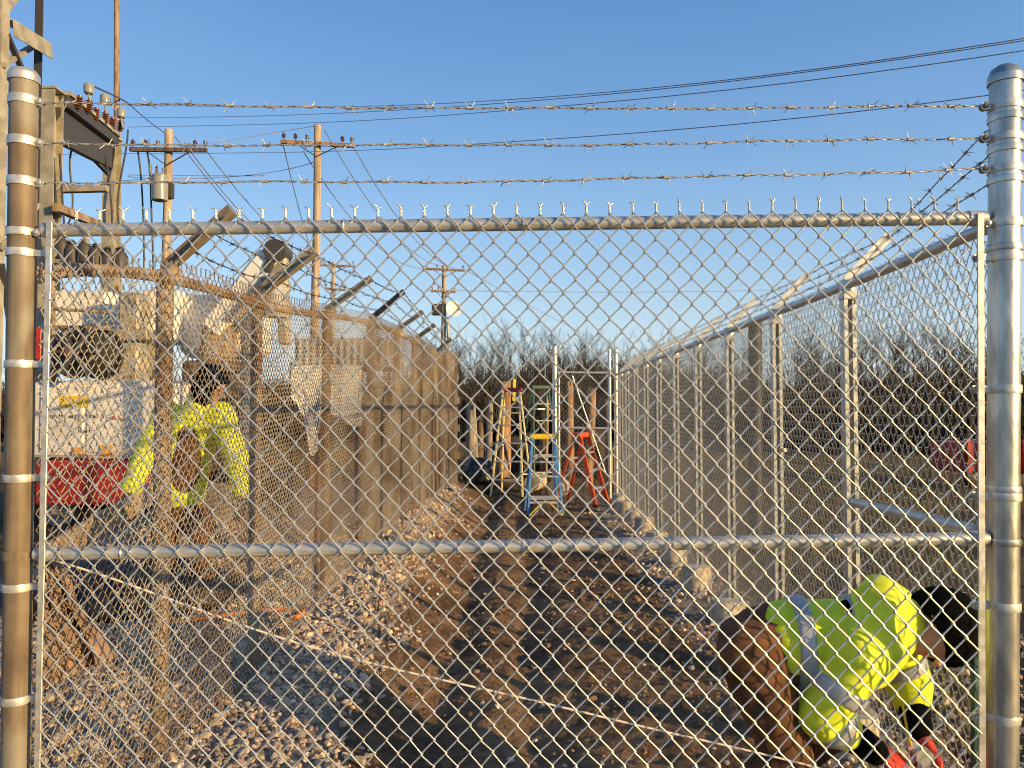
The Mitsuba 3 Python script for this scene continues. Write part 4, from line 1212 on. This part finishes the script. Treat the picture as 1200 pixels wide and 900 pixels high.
# ------------------------------------------------------------------ bare woods behind everything
def woods():
    g = np.random.default_rng(21)
    A, B, R0, R1 = [], [], [], []

    def put(a, b, r0, r1):
        A.append(a)
        B.append(b)
        R0.append(r0)
        R1.append(r1)
    n = 1350
    for k in range(n):
        x = g.uniform(-62, 75)
        y = g.uniform(44, 74) if x < 14 else g.uniform(32, 62)
        h = g.uniform(3.4, 6.9) * (y / 56) * (1.0 if x < 12 else 1.05)
        h *= .62 + .72 * float(nfbm(np.array([[x * .13, y * .05, 3.0]]), 3)[0])
        if x < -8:
            h *= .62
        base = np.array([x, y, -.1])
        lean = np.array([g.normal(0, .05), g.normal(0, .05), 1.0])
        r = .022 + .008 * h
        pts = [base]
        for q in range(4):
            pts.append(pts[-1] + (lean + [g.normal(0, .08), g.normal(0, .08), 0]) * h * .22)
        for q in range(4):
            put(pts[q], pts[q + 1], r * (1 - .22 * q), r * (1 - .22 * (q + 1)))
        for q in range(16):
            f = g.uniform(.12, .95) * 4
            i = min(int(f), 3)
            p = pts[i] + (pts[i + 1] - pts[i]) * (f - i)
            a = g.uniform(0, 2 * np.pi)
            d = np.array([math.cos(a) * .75, math.sin(a) * .75, g.uniform(.7, 1.8)])
            d /= np.linalg.norm(d)
            L = h * g.uniform(.14, .34)
            m = p + d * L * .5
            e = m + unit(d + [g.normal(0, .3), g.normal(0, .3), .35]) * L * .5
            rb = r * .34
            put(p, m, rb, rb * .7)
            put(m, e, rb * .7, rb * .3)
            for w in range(4):
                s = g.uniform(.2, 1)
                c = p + (m - p) * s if g.uniform() < .5 else m + (e - m) * s
                dd = unit(d + [g.normal(0, .6), g.normal(0, .6), g.uniform(0, .8)])
                put(c, c + dd * L * g.uniform(.25, .6), rb * .45, rb * .18)
    return segs(np.array(A), np.array(B), np.array(R0), np.array(R1), 3)


scene['bare_woods'] = mikit.ply(woods(), 'mat_bark', smooth=True)
labels['bare_woods'] = {'label': 'far leafless winter woods along the horizon', 'category': 'woods', 'kind': 'stuff'}


def brush():
    g = np.random.default_rng(31)
    n = 30000
    x = g.uniform(-62, 75, n)
    y = np.where(x < 10, g.uniform(36, 68, n), g.uniform(26, 60, n))
    h = g.uniform(1.4, 4.3, n) * (y / 48) * np.where(x < -8, .7, 1.0)
    a = np.stack([x, y, np.full(n, -.1)], 1)
    h = h * (.45 + 1.0 * nfbm(np.c_[x * .22, y * .05, y * 0], 4))
    b = a + np.stack([g.normal(0, .35, n), g.normal(0, .35, n), h], 1)
    m1 = segs(a, b, .05, .02, 3)
    s = g.uniform(.2, .8, (3 * n, 1))
    a2 = np.repeat(a, 3, 0) + (np.repeat(b - a, 3, 0)) * s
    b2 = a2 + g.normal(0, .38, (3 * n, 3)) + [0, 0, .55]
    return cat([m1, segs(a2, b2, .028, .012, 3)])


scene['undergrowth'] = mikit.ply(brush(), 'mat_brush', smooth=True)
labels['undergrowth'] = {'label': 'dense brown undergrowth below the far woods', 'category': 'undergrowth', 'kind': 'stuff'}


def dry_grass():
    g = np.random.default_rng(41)
    n = 16000
    c = np.concatenate([np.c_[g.uniform(1.8, 12, n), g.uniform(3, 24, n)], np.c_[g.uniform(-8, 8, n // 2), g.uniform(13.2, 26, n // 2)]])
    w = np.c_[g.normal(-.92, .10, 900), g.uniform(4.2, 11.5, 900)]
    w = w[nfbm(np.c_[w * 2.2, np.zeros(len(w))], 3, seed=9) > .55]
    c = np.concatenate([c[nfbm(np.c_[c * .8, np.zeros(len(c))], 3) > .42], w[::7]])
    n = len(c)
    a = np.c_[c, ground_h(c[:, 0], c[:, 1]) - .01]
    b = a + np.c_[g.normal(0, .07, (n, 2)), g.uniform(.06, .26, n)]
    return segs(a, b, .006, .001, 3)


scene['dry_grass'] = mikit.ply(dry_grass(), 'mat_dry_grass', smooth=True)
labels['dry_grass'] = {'label': 'sparse dry grass outside the fences', 'category': 'grass', 'kind': 'stuff'}
